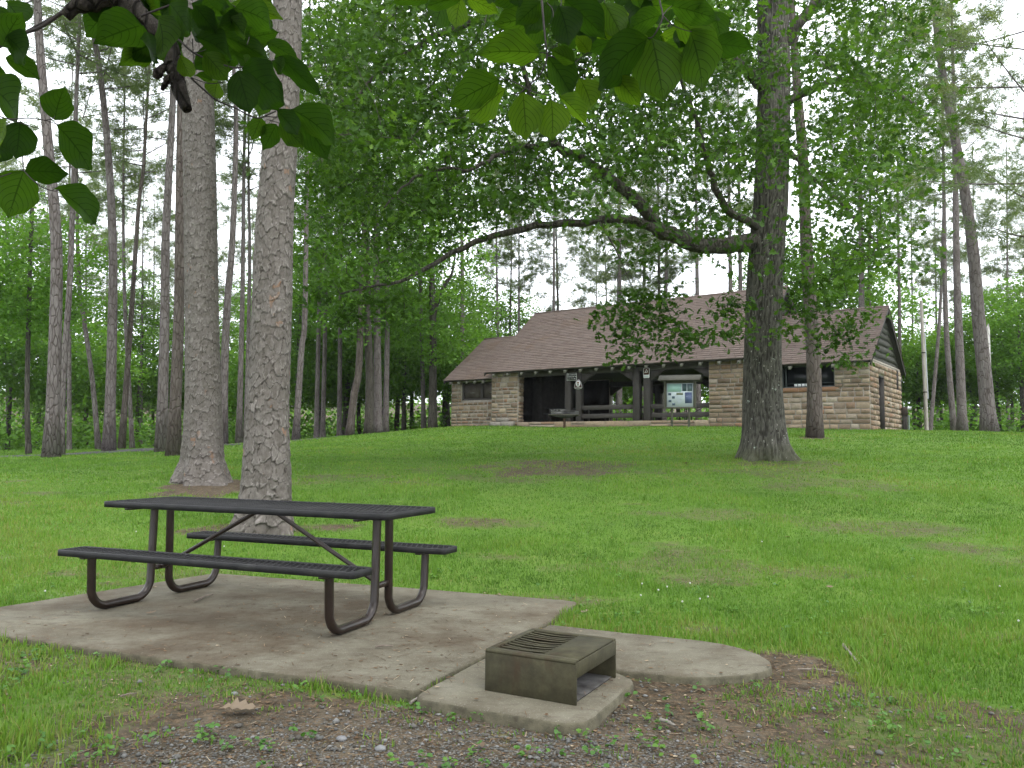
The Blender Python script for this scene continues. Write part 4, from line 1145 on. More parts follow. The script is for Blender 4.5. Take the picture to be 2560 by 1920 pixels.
def detail_bark_mat(kind):
    m, nt, out = material('plated_pine_bark' if kind == 'pine' else 'furrowed_oak_bark'); g = NT(nt)
    v = g.coord(); cr = g.attr('crack'); pl = g.attr('plate')
    if kind == 'pine':
        c = g.ramp(pl, [(0, (.066, .057, .049)), (.22, (.111, .098, .087)), (.45, (.081, .070, .060)), (.7, (.132, .118, .106)), (.93, (.092, .079, .068)), (.95, (.170, .096, .058)), (1, (.138, .092, .063))])
        c = g.mix(.35, c, g.ramp(g.noise(26, 5, .7, g.mapping(v, (1, 1, .6))), [(.35, (.038, .033, .028)), (.65, (.168, .153, .139))]))
        c = g.mix(g.n('ShaderNodeMapRange', {'Value': g.noise(1.5, 4, .6, v), 'From Min': .52, 'From Max': .75, 'To Max': .4}).outputs[0], c, (.085, .074, .060))
        c = g.mix(g.math('MULTIPLY', cr, .85), c, (.022, .017, .014))
        rim = g.attr('rim'); c = g.mix(g.math('MULTIPLY', rim, .5), c, (.26, .235, .22))
    else:
        c = g.ramp(pl, [(0, (.034, .032, .026)), (.45, (.066, .062, .051)), (.8, (.112, .107, .091)), (1, (.16, .155, .135))])
        c = g.mix(.3, c, g.ramp(g.noise(40, 5, .7, g.mapping(v, (1, 1, .3))), [(.35, (.025, .023, .018)), (.65, (.17, .165, .14))]))
        c = g.mix(g.math('MULTIPLY', cr, .8), c, (.014, .012, .010))
        li = g.n('ShaderNodeMapRange', {'Value': g.noise(4.2, 5, .72, v), 'From Min': .655, 'From Max': .69, 'To Max': .8}).outputs[0]
        c = g.mix(li, c, g.ramp(g.noise(60, 2, .5, v), [(.4, (.24, .29, .24)), (.6, (.40, .44, .39))]))
        sp = g.n('ShaderNodeMapRange', {'Value': g.noise(22, 2, .5, g.mapping(v, (1, 1, .5))), 'From Min': .70, 'From Max': .73, 'To Max': .8}).outputs[0]
        c = g.mix(sp, c, (.40, .39, .34))
        gz_ = g.n('ShaderNodeSeparateXYZ', {0: v}).outputs[2]
        c = g.mix(g.n('ShaderNodeMapRange', {'Value': g.math('ADD', gz_, g.math('MULTIPLY', g.noise(5, 3, .6, v), .6)), 'From Min': .25, 'From Max': .75, 'To Min': .55, 'To Max': 0.0}).outputs[0], c, (.060, .066, .030))
    nt.links.new(g.bsdf(c, .95, .12, 0, g.bump(g.noise(70, 5, .7, v), .5, .008)), out.inputs['Surface'])
    return m
M_PLATE, M_OAKB = detail_bark_mat('pine'), detail_bark_mat('oak')

def tree_path(pts, Y, height, n=24):
    """pixel path base->top at distance Y, carried on upwards to the full height"""
    P = [at(px, py, Y) for px, py in pts]
    P = [np.array(p) for p in P]
    g0 = gz(P[0][0], P[0][1])
    base_ = np.array([P[0][0], P[0][1], g0 - .12])
    if P[0][2] > g0 + .3:                                         # foot hidden: run the trunk straight on down
        d = P[0] - P[1]; d /= max(1e-6, abs(d[2])); k = P[0][2] - base_[2]
        base_ = np.array([P[0][0] + np.clip(d[0], -.25, .25) * k, Y, g0]); base_[2] = gz(base_[0], Y) - .12
        P = [base_] + P
    else: P[0] = base_
    P = [p for i, p in enumerate(P) if i == 0 or p[2] > base_[2] + .3]
    last, prev = P[-1], P[-2]
    d = (last - prev); d = d / max(1e-6, d[2]); d[:2] = np.clip(d[:2], -.12, .12)
    topz = base_[2] + height; k = 1
    z = last[2]
    while z < topz - .5:
        step = min(3.0, topz - z); z += step
        d[:2] *= .7
        P.append(P[-1] + d * step)
    return spline(np.array(P), n)
def radii_for(path, r0, rtop=.04, flare=.35, fh=.9):
    h = path[:, 2] - path[0, 2]; H = h[-1]
    r = r0 * (1 - .35 * np.minimum(h / 10, 1)) * (1 - .8 * np.clip((h - 10) / max(1, H - 10), 0, 1))
    r = np.maximum(r, rtop)
    return r * (1 + flare * np.exp(-np.maximum(h - .1, 0) / (fh * .35)))
def detailed_trunk(name, path, rad, kind, parent, zmax, loc, na=180, dz=.0125, seed=0, lobes=5):
    """trunk skin with modelled bark plates / furrows"""
    zz = path[:, 2]
    zs = np.arange(zz[0], zmax, dz)
    C = np.stack([np.interp(zs, zz, path[:, k]) for k in range(3)], -1)
    r = np.interp(zs, zz, rad)
    th = np.arange(na) / na * 2 * math.pi
    TH, ZZ = np.meshgrid(th, zs); RR = np.repeat(r[:, None], na, 1)
    h = ZZ - zz[0]
    r_ref = np.interp(1.6, zz - zz[0], rad)
    fl = np.exp(-h / .38)
    RR = RR * (1 + fl * .42 * np.cos(lobes * TH + seed) * np.cos(2 * TH + 1.3) + .03 * np.sin(2 * TH + h * .5 + seed))
    u = TH / (2 * math.pi)
    def vor(cu, cz, jit=.85, s=0):
        nu = max(3, int(round(2 * math.pi * r_ref / cu)))
        wz = .55 * (fbm(u * nu * 1.1, ZZ * 9, 7 + s, 3) - .5) * 2; wu = .5 * (fbm(u * nu * 1.2 + 9, ZZ * 10, 8 + s, 3) - .5) * 2
        a, b = u * nu + wu, ZZ / cz + wz
        ia, ib = np.floor(a), np.floor(b)
        F1 = np.full(a.shape, 9.0); F2 = np.full(a.shape, 9.0); ID = np.zeros(a.shape); DZ = np.zeros(a.shape)
        for da in (-1, 0, 1):
            for db in (-1, 0, 1):
                ca, cb = ia + da, ib + db
                ha, hb, hc = _hash(np.mod(ca, nu), cb, 11 + s), _hash(np.mod(ca, nu), cb, 23 + s), _hash(np.mod(ca, nu), cb, 37 + s)
                px_, pz_ = ca + .5 + (ha - .5) * jit, cb + .5 + (hb - .5) * jit
                d = np.hypot(a - px_, b - pz_)
                nf = d < F1
                F2 = np.where(nf, F1, np.minimum(F2, d)); ID = np.where(nf, hc, ID); DZ = np.where(nf, b - pz_, DZ); F1 = np.minimum(F1, d)
        return F2 - F1, ID, DZ
    if kind == 'pine':
        e, ID, DZ = vor(.092, .145, s=seed)
        e2, ID2, DZ2 = vor(.045, .06, s=seed + 5)
        crack = (1 - sstep(.01, .075, e)) * (.55 + .45 * sstep(.35, .6, fbm(u * 9, ZZ * 2.5, 77 + seed, 2)))
        disp = .008 * sstep(0, .06, e) + .006 * (ID - .5) - .008 * DZ * sstep(.0, .10, e) + .003 * sstep(0, .15, e2) * (ID2 > .4)
        plate_ = np.mod(ID * .8 + ID2 * .2, 1)
        rim = sstep(.10, .17, e) * (1 - sstep(.17, .32, e)) * (DZ < -.1)
        low = np.exp(-h / .5)
        disp = disp * (1 + 1.2 * low)
        attrs = {'crack': crack.ravel(), 'plate': plate_.ravel(), 'rim': rim.ravel()}
    else:
        nu = 2 * math.pi * r_ref / .05
        wv = fbm(u * nu * .5, ZZ * 1.5, 3, 3) * 2.2
        a = u * nu
        rid = np.abs(np.mod(vnoise(a, ZZ * 2.2, 41) * 2 + vnoise(a * 2.1, ZZ * 4.5, 47) + wv * .25, 1) * 2 - 1)
        f2 = fbm(a * 2, ZZ * 9, 59, 3)
        crack = 1 - sstep(.12, .45, rid)
        disp = .026 * sstep(.05, .7, rid) + .010 * (f2 - .5)
        attrs = {'crack': (crack * .9).ravel(), 'plate': np.clip(f2 * 1.1 - .05, 0, 1).ravel()}
    RR = RR + disp - .006
    V = np.stack([C[:, None, 0] + RR * np.cos(TH), C[:, None, 1] + RR * np.sin(TH), ZZ], -1) - np.asarray(loc)
    n, m_ = TH.shape
    i = np.arange(n * m_).reshape(n, m_)
    q = np.stack([i[:-1], np.roll(i, -1, 1)[:-1], np.roll(i, -1, 1)[1:], i[1:]], -1).reshape(-1, 4)
    me = mesh_np(name, V, quads=q, attrs=attrs, smooth=True)
    return obj(name, me, M_PLATE if kind == 'pine' else M_OAKB, parent)

# ---- leaf and needle clouds ------------------------------------------------------
def rot_frames(n, rng, up=.5):
    """random leaf frames: axis a, width b, normal c biased upwards"""
    c = rng.normal(size=(n, 3)); c[:, 2] = np.abs(c[:, 2]) + up; c /= np.linalg.norm(c, axis=1, keepdims=True)
    a = rng.normal(size=(n, 3)); a[:, 2] -= .35; a -= c * (a * c).sum(1, keepdims=True); a /= np.linalg.norm(a, axis=1, keepdims=True)
    return a, np.cross(c, a), c
LEAF_FAR = (np.array([(0, 0, 0), (.45, .34, .08), (1, 0, -.05), (.5, -.34, .02)]), np.array([(0, 2, 1), (0, 3, 2)]))
LEAF_SIMPLE = (np.array([(0, 0, 0), (.45, .30, .06), (1, 0, -.05), (.45, -.30, .06), (.5, 0, 0)]), np.array([(0, 4, 1), (1, 4, 2), (0, 3, 4), (3, 2, 4)]))
_ol = [(.20, .12), (.29, .06), (.47, .36), (.58, .12), (.76, .29)]
_ov, _ot = [(0, 0, 0), (1, 0, -.06)], []                           # lobed outline, folded along the midrib
for s in (1, -1):
    b = len(_ov)
    _ov += [(x, s * w, .12 * w) for x, w in _ol]
    f_ = (lambda a, c, d: (a, c, d)) if s < 0 else (lambda a, c, d: (a, d, c))
    _ot += [f_(0, b, b + 1), f_(0, b + 1, b + 3), f_(b + 1, b + 2, b + 3), f_(0, b + 3, 1), f_(b + 3, b + 4, 1)]
LEAF_OAK = (np.array(_ov), np.array(_ot))
def leaf_cloud(pos, size, leaf, rng, tint, up=.5):
    n = len(pos); a, b, c = rot_frames(n, rng, up)
    lv, lt = leaf
    size = np.broadcast_to(size, (n,))
    V = pos[:, None] + size[:, None, None] * (lv[None, :, 0:1] * a[:, None] + lv[None, :, 1:2] * b[:, None] + lv[None, :, 2:3] * c[:, None])
    T = lt[None] + (np.arange(n) * len(lv))[:, None, None]
    return V.reshape(-1, 3), T.reshape(-1, 3), np.repeat(tint, len(lv))
def skeleton(nodes, radius_nodes, targets, rng, rmin=.008, sides=4):
    """join every target to the nearest node already in the tree; returns MB of twigs"""
    mb = MB()
    nodes = list(map(np.asarray, nodes)); rad = list(radius_nodes)
    N = np.array(nodes)
    order = np.argsort(np.min(np.linalg.norm(targets[:, None] - N[None], axis=2), axis=1)) if len(targets) * len(N) < 4e6 else np.arange(len(targets))
    for k in order:
        t = targets[k]
        d = np.linalg.norm(N - t, axis=1); j = int(np.argmin(d))
        if d[j] < .05: continue
        r0 = max(rmin, min(rad[j] * .55, .006 + .012 * d[j]))
        p0, p1 = N[j], t
        mid = (p0 + p1) / 2 + rng.normal(size=3) * .10 * d[j] + np.array([0, 0, .06 * d[j]])
        q = spline(np.array([p0, mid, p1]), 5)
        mb.tube(q, np.linspace(r0, rmin * .6, 5), sides, False)
        N = np.concatenate([N, q[2:3], q[4:5]]); rad += [r0 * .8, rmin]
    return mb
GREENS_OAK = [(0, (.024, .054, .010)), (.35, (.042, .092, .015)), (.7, (.070, .142, .022)), (1, (.120, .210, .032))]
M_OAKLEAF = leafmat('oak_leaf', GREENS_OAK, trans=.45, rough=.6, spec=.15)
M_GUM = leafmat('broad_leaf', [(0, (.058, .130, .022)), (.5, (.105, .220, .034)), (1, (.160, .295, .050))], trans=.5, rough=.6, spec=.15)
M_NEED = leafmat('pine_needle', [(0, (.070, .104, .048)), (.5, (.112, .158, .068)), (1, (.165, .205, .088))], trans=.35, rough=.6, spec=.15)
M_DOG = leafmat('dogwood_leaf', [(0, (.013, .036, .005)), (.5, (.030, .072, .008)), (1, (.076, .140, .012))], trans=.72, rough=.6, spec=.12, vein=True)

def pine_crown(seed, hc=11.0, spread=3.4, nb=46):
    rng = np.random.default_rng(seed)
    mb = MB(); V, T, C, n = [], [], [], 0
    for k in range(nb):
        t = (k + rng.uniform(0, 1)) / nb
        z = t * hc
        az = k * 2.39996 + rng.uniform(-.5, .5)
        Lb = spread * (1 - .72 * t) * rng.uniform(.5, 1.15) * (.55 + .45 * min(1, t * 4))
        el = rng.uniform(-.12, .55) + .4 * t
        d = np.array([math.cos(az), math.sin(az), 0])
        p = [np.array([0, 0, z]), d * Lb * .5 + np.array([0, 0, z + Lb * .5 * el - .05]), d * Lb + np.array([0, 0, z + Lb * el + .05])]
        q = spline(np.array(p), 6)
        mb.tube(q, np.linspace(.032 * (1 - .6 * t), .008, 6), 4, False)
        side = np.array([-d[1], d[0], 0])
        for ci in range(2 + int(2.2 * Lb / spread)):
            s = 1.0 if ci == 0 else rng.uniform(.45, 1.0)
            f = s * 4.99; i0 = min(4, int(f)); cen = q[i0] + (q[i0 + 1] - q[i0]) * (f - i0)
            cen = cen + (side * rng.uniform(-1, 1) * .30 * Lb * s if ci else 0)
            if ci: mb.tube(np.array([q[max(0, i0 - 1)], cen]), [.010, .005], 3, False)
            base_t = rng.normal(.5, .2)
            for j in range(rng.integers(9, 15)):
                tip = cen + rng.normal(size=3) * np.array([.34, .34, .20]) * (.7 + .4 * Lb / spread)
                m_ = 20
                dirs = rng.normal(size=(m_, 3)) * np.array([1, 1, .7]) + (d * .3 + np.array([0, 0, .35])); dirs /= np.linalg.norm(dirs, axis=1, keepdims=True)
                ln = rng.uniform(.16, .30, m_)[:, None]
                w = np.cross(dirs, rng.normal(size=(m_, 3))); w /= np.linalg.norm(w, axis=1, keepdims=True); w *= .013
                o_ = tip + rng.normal(size=(m_, 3)) * .06
                vv = np.stack([o_ - w, o_ + w, o_ + dirs * ln], 1).reshape(-1, 3)
                V.append(vv); T.append(np.arange(m_ * 3).reshape(-1, 3) + n); n += m_ * 3
                C.append(np.repeat(np.clip(base_t + rng.normal(0, .14, m_), 0, 1), 3))
    nd = mesh_np('needles', np.concatenate(V), np.concatenate(T), attrs={'tint': np.concatenate(C)}); nd.materials.append(M_NEED)
    br = mesh_np('boughs', np.concatenate(mb.v), None, np.concatenate(mb.q), smooth=True); br.materials.append(M_PINE)
    return nd, br
PINE_CROWNS = [pine_crown(40 + k, 11 + k, 3.2 + .3 * k, 34 + 3 * k) for k in range(4)]
def broad_crown(seed, rx, rz, ns, nl, size, shape=1.0, gap=.25):
    rng = np.random.default_rng(seed)
    pts = []
    while len(pts) < ns:
        p = rng.uniform(-1, 1, 3)
        rr = np.linalg.norm(p)
        if rr > 1 or rr < .25 + .2 * rng.random(): continue
        if fbm(np.array([p[0] * 2.2 + 7]), np.array([p[2] * 2.2 + p[1] * 1.7]), seed, 2)[0] < gap: continue
        pts.append(p * np.array([rx, rx, rz]) * (1 if p[2] > 0 else shape))
    pts = np.array(pts)
    nodes = [np.array([0, 0, z]) for z in np.linspace(-rz * 1.0, rz * .6, 8)]
    mb = skeleton(nodes, [.10] * 8, pts, rng, .010, 3)
    pos, tint = [], []
    for p in pts:
        k = int(nl * rng.uniform(.6, 1.4))
        o = rng.normal(size=(k, 3)) * np.array([.42, .42, .20]) * (rx / 3.2)
        pos.append(p + o); tint.append(np.clip(rng.normal(.5, .16) + rng.normal(0, .10, k) + .05 * p[2] / rz, 0, 1))
    pos, tint = np.concatenate(pos), np.concatenate(tint)
    V, T, C = leaf_cloud(pos, rng.uniform(.75, 1.2, len(pos)) * size, LEAF_SIMPLE, rng, tint)
    lv = mesh_np('leaves', V, T, attrs={'tint': C}); lv.materials.append(M_GUM)
    br = mesh_np('boughs', np.concatenate(mb.v), None, np.concatenate(mb.q), smooth=True); br.materials.append(M_HARD)
    return lv, br
BROAD = [broad_crown(60, 3.2, 4.6, 240, 44, .20), broad_crown(61, 3.4, 3.4, 220, 46, .20, .8), broad_crown(62, 2.8, 5.4, 240, 44, .19), broad_crown(63, 3.6, 2.6, 200, 46, .21, .7)]
def crown_on(tree, variant, loc, scale=1.0, rz=0.0, table_=None):
    fo, br = (table_ or PINE_CROWNS)[variant]
    c = bpy.data.objects.new('crown', fo); link(c, tree)
    c.location = loc; c.rotation_euler = (0, 0, rz); c.scale = (scale,) * 3
    b = bpy.data.objects.new('boughs', br); link(b, c); b['kind'] = 'stuff'
    return c
def make_tree(name, label, cat, group, pts, w, Y=None, height=25, mat=M_PINE, crown=None, cz=.55, cs=1.0, sides=14, flare=.35, tbl=None, kind=None):
    if Y is None:
        Y = float(np.clip(.42 * FPX / w, 16, 62))
        h_ = hit(*pts[0])
        if h_ is not None and 8 < h_[1] < 70: Y = float(h_[1])
    P = tree_path(pts, Y, height)
    r0 = w * Y / FPX / 2
    rad = radii_for(P, r0, .035, flare)
    loc = P[0] + np.array([0, 0, .12])
    t = empty(name, loc)
    v, q, tr = tube_np(P - loc, rad, sides, True)
    me = mesh_np('trunk', v, tr, q, smooth=True)
    obj('trunk', me, mat, t)
    if crown is not None:
        k = int(len(P) * cz)
        zc = P[0, 2] + height * cz
        c = np.array([np.interp(zc, P[:, 2], P[:, i]) for i in range(3)]) - loc
        crown_on(t, crown, c, cs, random.uniform(0, 6.28), tbl)
    tag(t, label, cat, group)
    return t, P, rad, loc

# ---- the two big pines behind the table --------------------------------------------------
def big_pine(label, pts, Y, r_at, height, seed, lobes, zmax, cv):
    P = tree_path(pts, Y, height, 40)
    zz = [at(px, py, Y)[2] for px, py, _ in r_at]; rr = [w_ * Y / FPX / 2 for _, _, w_ in r_at]
    rad = np.interp(P[:, 2], zz + [P[-1, 2]], rr + [.05])
    loc = P[0] + np.array([0, 0, .12])
    t = empty('pine_tree', loc)
    detailed_trunk('trunk', P, rad, 'pine', t, zmax, loc, seed=seed, lobes=lobes, na=180 if Y < 12 else 150, dz=.0125 if Y < 12 else .016)
    k = P[:, 2] > zmax - .6
    U = P[k] - loc
    v, q, tr = tube_np(U, rad[k], 18, True)
    obj('upper_trunk', mesh_np('upper_trunk', v, tr, q, smooth=True), M_PINE, t)
    zc = P[0, 2] + height * .58
    c = np.array([np.interp(zc, P[:, 2], P[:, i]) for i in range(3)]) - loc
    crown_on(t, cv, c, 1.1, 1.0 + seed)
    tag(t, label, 'pine tree', 'large pines behind the picnic table')
    return P, rad
big_pine('thick plated pine trunk rising right behind the picnic table', [(648, 1325), (664, 1229), (668, 1052), (675, 896), (682, 700), (685, 583), (698, 389), (710, 200), (716, 100), (720, 0)], 9.65,
         [(648, 1335, 150), (656, 1300, 134), (664, 1262, 122), (666, 1225, 119), (668, 1052, 103), (675, 896, 100), (682, 700, 98), (685, 583, 95), (698, 389, 88), (710, 200, 80), (720, 0, 70)], 24, 2, 5, 7.6, 0)
big_pine('thick pine trunk with flared root base beside the nearest pine', [(505, 1206), (508, 1000), (505, 800), (503, 640), (499, 405), (495, 253), (486, 101), (478, 0)], 14.3,
         [(505, 1214, 150), (505, 1190, 122), (507, 1150, 102), (508, 1080, 94), (508, 1000, 88), (505, 800, 82), (503, 640, 81), (499, 405, 78), (486, 101, 72), (478, 0, 68)], 25, 9, 4, 9.9, 1)

# ---- background pines, left lawn -----------------------------------------------------------
ORD = 'first second third fourth fifth sixth seventh eighth ninth tenth eleventh twelfth thirteenth fourteenth'.split()
GL = 'pines beyond the left lawn'
PINES = [
 ('tall pine at the far left beside the asphalt road', [(128, 1142), (138, 850), (141, 600), (122, 380), (105, 187), (94, 20)], 34, 22.3, 25, 0, M_PINE),
 ('slim pine pressed close behind the far-left roadside pine', [(152, 1138), (157, 950), (172, 750), (179, 600), (184, 430)], 17, 26, 24, 1, M_PINE),
 ('leaning pine with pale foot between the roadside pines and the thin pair', [(272, 1131), (280, 850), (282, 600), (268, 350), (249, 175), (229, 39)], 27, 28.5, 25, 2, M_PINE),
 ('thin reddish pine leaning beside a thinner grey trunk', [(303, 1131), (325, 833), (338, 640), (348, 500), (358, 428), (365, 311)], 15, 33, 22, 3, M_PINE2),
 ('thin grey pine standing right of the reddish one', [(331, 1129), (325, 1000), (318, 880), (312, 760)], 11, 36, 21, 0, M_PINE),
 ('slender leaning pine left of the pale-footed pine', [(247, 1131), (233, 969), (218, 853), (198, 717)], 13, 36, 20, 1, M_PINE),
 ('straight grey pine directly left of the darker front pine', [(404, 1127), (412, 794), (414, 600), (420, 480), (431, 272), (438, 120)], 27, 27, 26, 2, M_PINE),
 ('dark pine just left of the flared-root pine', [(433, 1140), (447, 794), (449, 600), (452, 292), (454, 100)], 30, 23.5, 25, 3, M_PINE2),
 ('pale pine showing between the two thick pines', [(556, 1112), (566, 794), (580, 620), (588, 420), (590, 272), (582, 130)], 22, 33, 26, 0, M_PINE),
 ('slim pine left of the pair beside the nearest trunk', [(597, 1107), (605, 794), (608, 600), (609, 480)], 15, 36, 23, 1, M_PINE),
 ('slim pine touching the left side of the nearest trunk', [(614, 1107), (622, 794), (624, 600), (622, 505)], 12, 38, 23, 2, M_PINE),
 ('slim pine leaning right of the nearest trunk', [(739, 1101), (754, 872), (762, 794), (768, 389), (770, 250)], 17, 36, 24, 3, M_PINE),
 ('forked-looking brown trunk leaning right near the middle of the wood', [(873, 1094), (886, 983), (896, 934), (902, 800)], 20, 40, 19, 1, M_PINE2),
 ('broad pale pine trunk in the wood left of the pavilion', [(945, 1084), (945, 999), (943, 850), (941, 700)], 22, 42, 24, 2, M_PINE),
 ('pale pine touching the broad pale trunk', [(964, 1082), (966, 973), (968, 850), (969, 700)], 15, 43, 23, 0, M_PINE),
 ('tall grey pine rising behind the left wing roof', [(1156, 1060), (1156, 879), (1156, 755), (1155, 625), (1152, 400)], 15, 52, 27, 2, M_PINE),
 ('thick pine leaning in over the right edge of the lawn', [(2474, 1078), (2462, 946), (2445, 781), (2430, 600), (2396, 389), (2361, 214), (2338, 39)], 36, 31, 26, 1, M_PINE),
 ('straight pine left of the thick leaning pine', [(2406, 1075), (2401, 931), (2395, 781), (2391, 630), (2388, 420)], 23, 38, 24, 3, M_PINE),
 ('slim pine beside the straight pine at right', [(2386, 1075), (2373, 931), (2365, 811), (2362, 690), (2360, 500)], 15, 40, 23, 0, M_PINE),
 ('thin trunk leaning right behind the pale pole', [(2326, 1075), (2337, 946), (2346, 841), (2352, 740)], 10, 44, 16, 2, M_PINE),
 ('pine rising behind the gable peak', [(2249, 1060), (2249, 856), (2248, 720), (2246, 600), (2244, 400)], 11, 50, 25, 0, M_PINE),
 ('pine behind the right wing roof, left of its close neighbour', [(2152, 1060), (2154, 758), (2152, 600), (2150, 450)], 19, 46, 26, 1, M_PINE),
 ('pine behind the right wing roof, right of its close neighbour', [(2170, 1060), (2172, 758), (2174, 600), (2176, 450)], 14, 50, 25, 2, M_PINE2),
 ('pale pine above the main ridge, left of its twin beside the oak', [(1822, 1060), (1826, 729), (1824, 600), (1822, 400)], 16, 50, 26, 3, M_PINE),
 ('pale pine above the main ridge, nearest the oak', [(1850, 1060), (1851, 727), (1849, 600), (1847, 400)], 16, 52, 26, 0, M_PINE),
]
for lab, pts, w_, Y, H, cv, mt in PINES:
    make_tree('pine_tree', lab, 'pine tree', GL if pts[0][0] < 1100 else 'pines around the pavilion', pts, w_, Y, H, mt, cv, .52, random.uniform(.85, 1.1))
# thin pines that nothing tells apart, zone by zone
for lab, grp, lst in (
  ('thin pine seen above the pavilion ridge', 'thin pines above the ridge', [(1383, 10, 56), (1402, 10, 58), (1490, 5, 66), (1524, 6, 64), (1542, 9, 58), (1652, 12, 54), (1270, 8, 60), (1297, 8, 58), (1249, 9, 57)]),
  ('pale pine trunk seen through the open bays', 'pines seen through the pavilion', [(1549, 16, 53), (1608, 12, 55), (1661, 13, 52), (1747, 15, 50)]),
  ('thin pine in the wood left of the pavilion', 'thin pines in the wood', [(791, 13, 44), (807, 13, 45), (848, 13, 46), (1060, 12, 48), (173, 12, 44), (715, 8, 58), (690, 9, 62)]),
  ('far pine with thin trunk and tufted crown beyond the left lawn', 'far pines beyond the left lawn', [(20, 10, 56), (60, 9, 62), (110, 8, 66), (215, 9, 60), (262, 8, 70), (352, 9, 58), (382, 8, 66), (470, 9, 62), (540, 9, 64), (640, 8, 68), (-40, 10, 54), (-120, 12, 48)]),
  ('far pine with tufted crown beyond the right lawn', 'far pines beyond the right lawn', [(2285, 7, 62), (2440, 8, 60), (2520, 9, 56), (2570, 9, 60), (2620, 12, 46), (2345, 8, 66)])):
    for k, (px, w_, Y) in enumerate(sorted(lst)):
        lean = random.uniform(-14, 14)
        make_tree('pine_tree', ORD[k] + ' from the left: ' + lab, 'pine tree', grp, [(px, 1085), (px + lean * .5, 800), (px + lean, 500)], w_, Y, random.uniform(19, 26), M_PINE, k % 4, random.uniform(.36, .5), random.uniform(.8, 1.1), 9)
make_tree('pine_tree', 'near pine whose tufted boughs hang in at the upper right edge', 'pine tree', None, [(2605, 1090), (2600, 800), (2590, 300), (2585, 0)], 28, 26, 21, M_PINE, 3, .30, 1.25)
# pale snapped trunk behind the thick leaning pine
sp_ = at(2469, 817, 33.5); sb = np.array([at(2476, 1070, 33.5)[0], 33.5, 0]); sb[2] = gz(sb[0], sb[1])
sn = empty('tree_snag', sb)
MB().tube([np.array([0, 0, -.2]), (sp_ - sb) * .5, (sp_ - sb) * .97, sp_ - sb + np.array([.03, 0, .12])], [.10, .09, .08, .02], 10).build('trunk', M_SNAG, sn, smooth=True)
tag(sn, 'pale snapped-off trunk behind the thick leaning pine', 'tree snag')

# ---- hardwoods with trunks of their own ---------------------------------------------------------------
make_tree('broadleaf_tree', 'grey-green hardwood trunk in the wood between brown and pale trunks', 'tree', 'hardwoods left of the pavilion', [(922, 1087), (924, 950), (919, 788), (917, 650)], 23, 41, 17, M_HARD, 0, .62, 1.25, tbl=BROAD)
t_, P_, r_, l_ = make_tree('broadleaf_tree', 'dark forked hardwood close to the pavilion left wing', 'tree', 'hardwoods left of the pavilion', [(1082, 1068), (1082, 967), (1082, 788), (1078, 640)], 22, 46, 16, M_HARD, 2, .62, 1.2, tbl=BROAD)
fk = [at(px, py, 46) - l_ for px, py in ((1082, 800), (1092, 760), (1112, 712), (1130, 684), (1140, 620))]
MB().tube(spline(np.array(fk), 12), np.linspace(.16, .05, 12), 8).build('limb', M_HARD, t_, smooth=True)
make_tree('broadleaf_tree', 'dark thin hardwood trunk at the far left by the road', 'tree', None, [(72, 1137), (68, 1008), (70, 860)], 13, 30, 11, M_HARD, 1, .62, .85, tbl=BROAD)
make_tree('pine_tree', 'slim brown trunk standing in front of the right wing window', 'tree', None, [(2037, 1092), (2035, 925), (2029, 817), (2020, 672), (2015, 600), (2007, 389), (1995, 250)], 38, 25, 19, M_PINE2, 3, .62, .9, 16, .25)
# understorey, zone by zone
for lab, grp, lst in (
  ('green broadleaf tree in the shady wood beyond the left lawn', 'understorey beyond the left lawn', [(-60, 46, 12, 1), (20, 52, 11, 0), (95, 62, 14, 2), (150, 50, 8, 3), (215, 60, 12, 1), (270, 66, 9, 3), (340, 58, 13, 2), (415, 66, 9, 1), (480, 60, 12, 0), (545, 66, 8, 3), (600, 62, 13, 2), (650, 56, 7, 3), (700, 58, 12, 0)]),
  ('bright green broadleaf tree in the wood left of the pavilion', 'broadleaf trees left of the pavilion', [(745, 50, 13, 0), (800, 56, 15, 2), (860, 52, 12, 1), (990, 53, 14, 2), (1030, 58, 12, 0), (1110, 56, 11, 1), (1180, 60, 13, 2), (1010, 50, 7, 3), (900, 55, 7, 3), (1120, 52, 7, 3), (800, 52, 7, 3), (960, 64, 16, 0)]),
  ('broadleaf tree behind the pavilion', 'broadleaf trees behind the pavilion', [(1260, 62, 12, 0), (1400, 66, 9, 1), (1560, 60, 7.5, 3), (1700, 60, 8, 3), (1930, 54, 14, 2), (2060, 52, 14, 0), (2130, 56, 13, 1), (1640, 70, 9, 1)]),
  ('green broadleaf tree at the wood edge beyond the right lawn', 'broadleaf trees beyond the right lawn', [(2300, 54, 7.5, 3), (2360, 58, 8, 1), (2430, 52, 8, 3), (2500, 50, 10, 0), (2560, 46, 9.5, 1), (2620, 48, 10, 2), (2290, 62, 9, 1), (2530, 60, 11, 2)])):
    for k, (px, Y, H, cv) in enumerate(sorted(lst)):
        P0_ = at(px, 1090, Y)
        g0 = gz(P0_[0], Y)
        fo = BROAD[cv]
        rz_ = (4.6, 3.4, 5.4, 2.6)[cv]
        t = empty('broadleaf_tree', (P0_[0], Y, g0))
        sc = H / (2 * rz_ + (1.2 if cv == 3 else 2.2))
        zc = H - rz_ * sc
        v, q, tr = tube_np([(0, 0, -.2), (random.uniform(-.15, .15), 0, H * .3), (random.uniform(-.3, .3), 0, H * .6), (0, 0, H * .8)], [.14 * sc + .03, .12 * sc, .08 * sc, .03], 7)
        obj('trunk', mesh_np('trunk', v, tr, q, smooth=True), M_HARD, t)
        crown_on(t, cv, (0, 0, zc), sc, random.uniform(0, 6.28), BROAD)
        tag(t, ORD[k] + ' from the left: ' + lab, 'tree', grp)

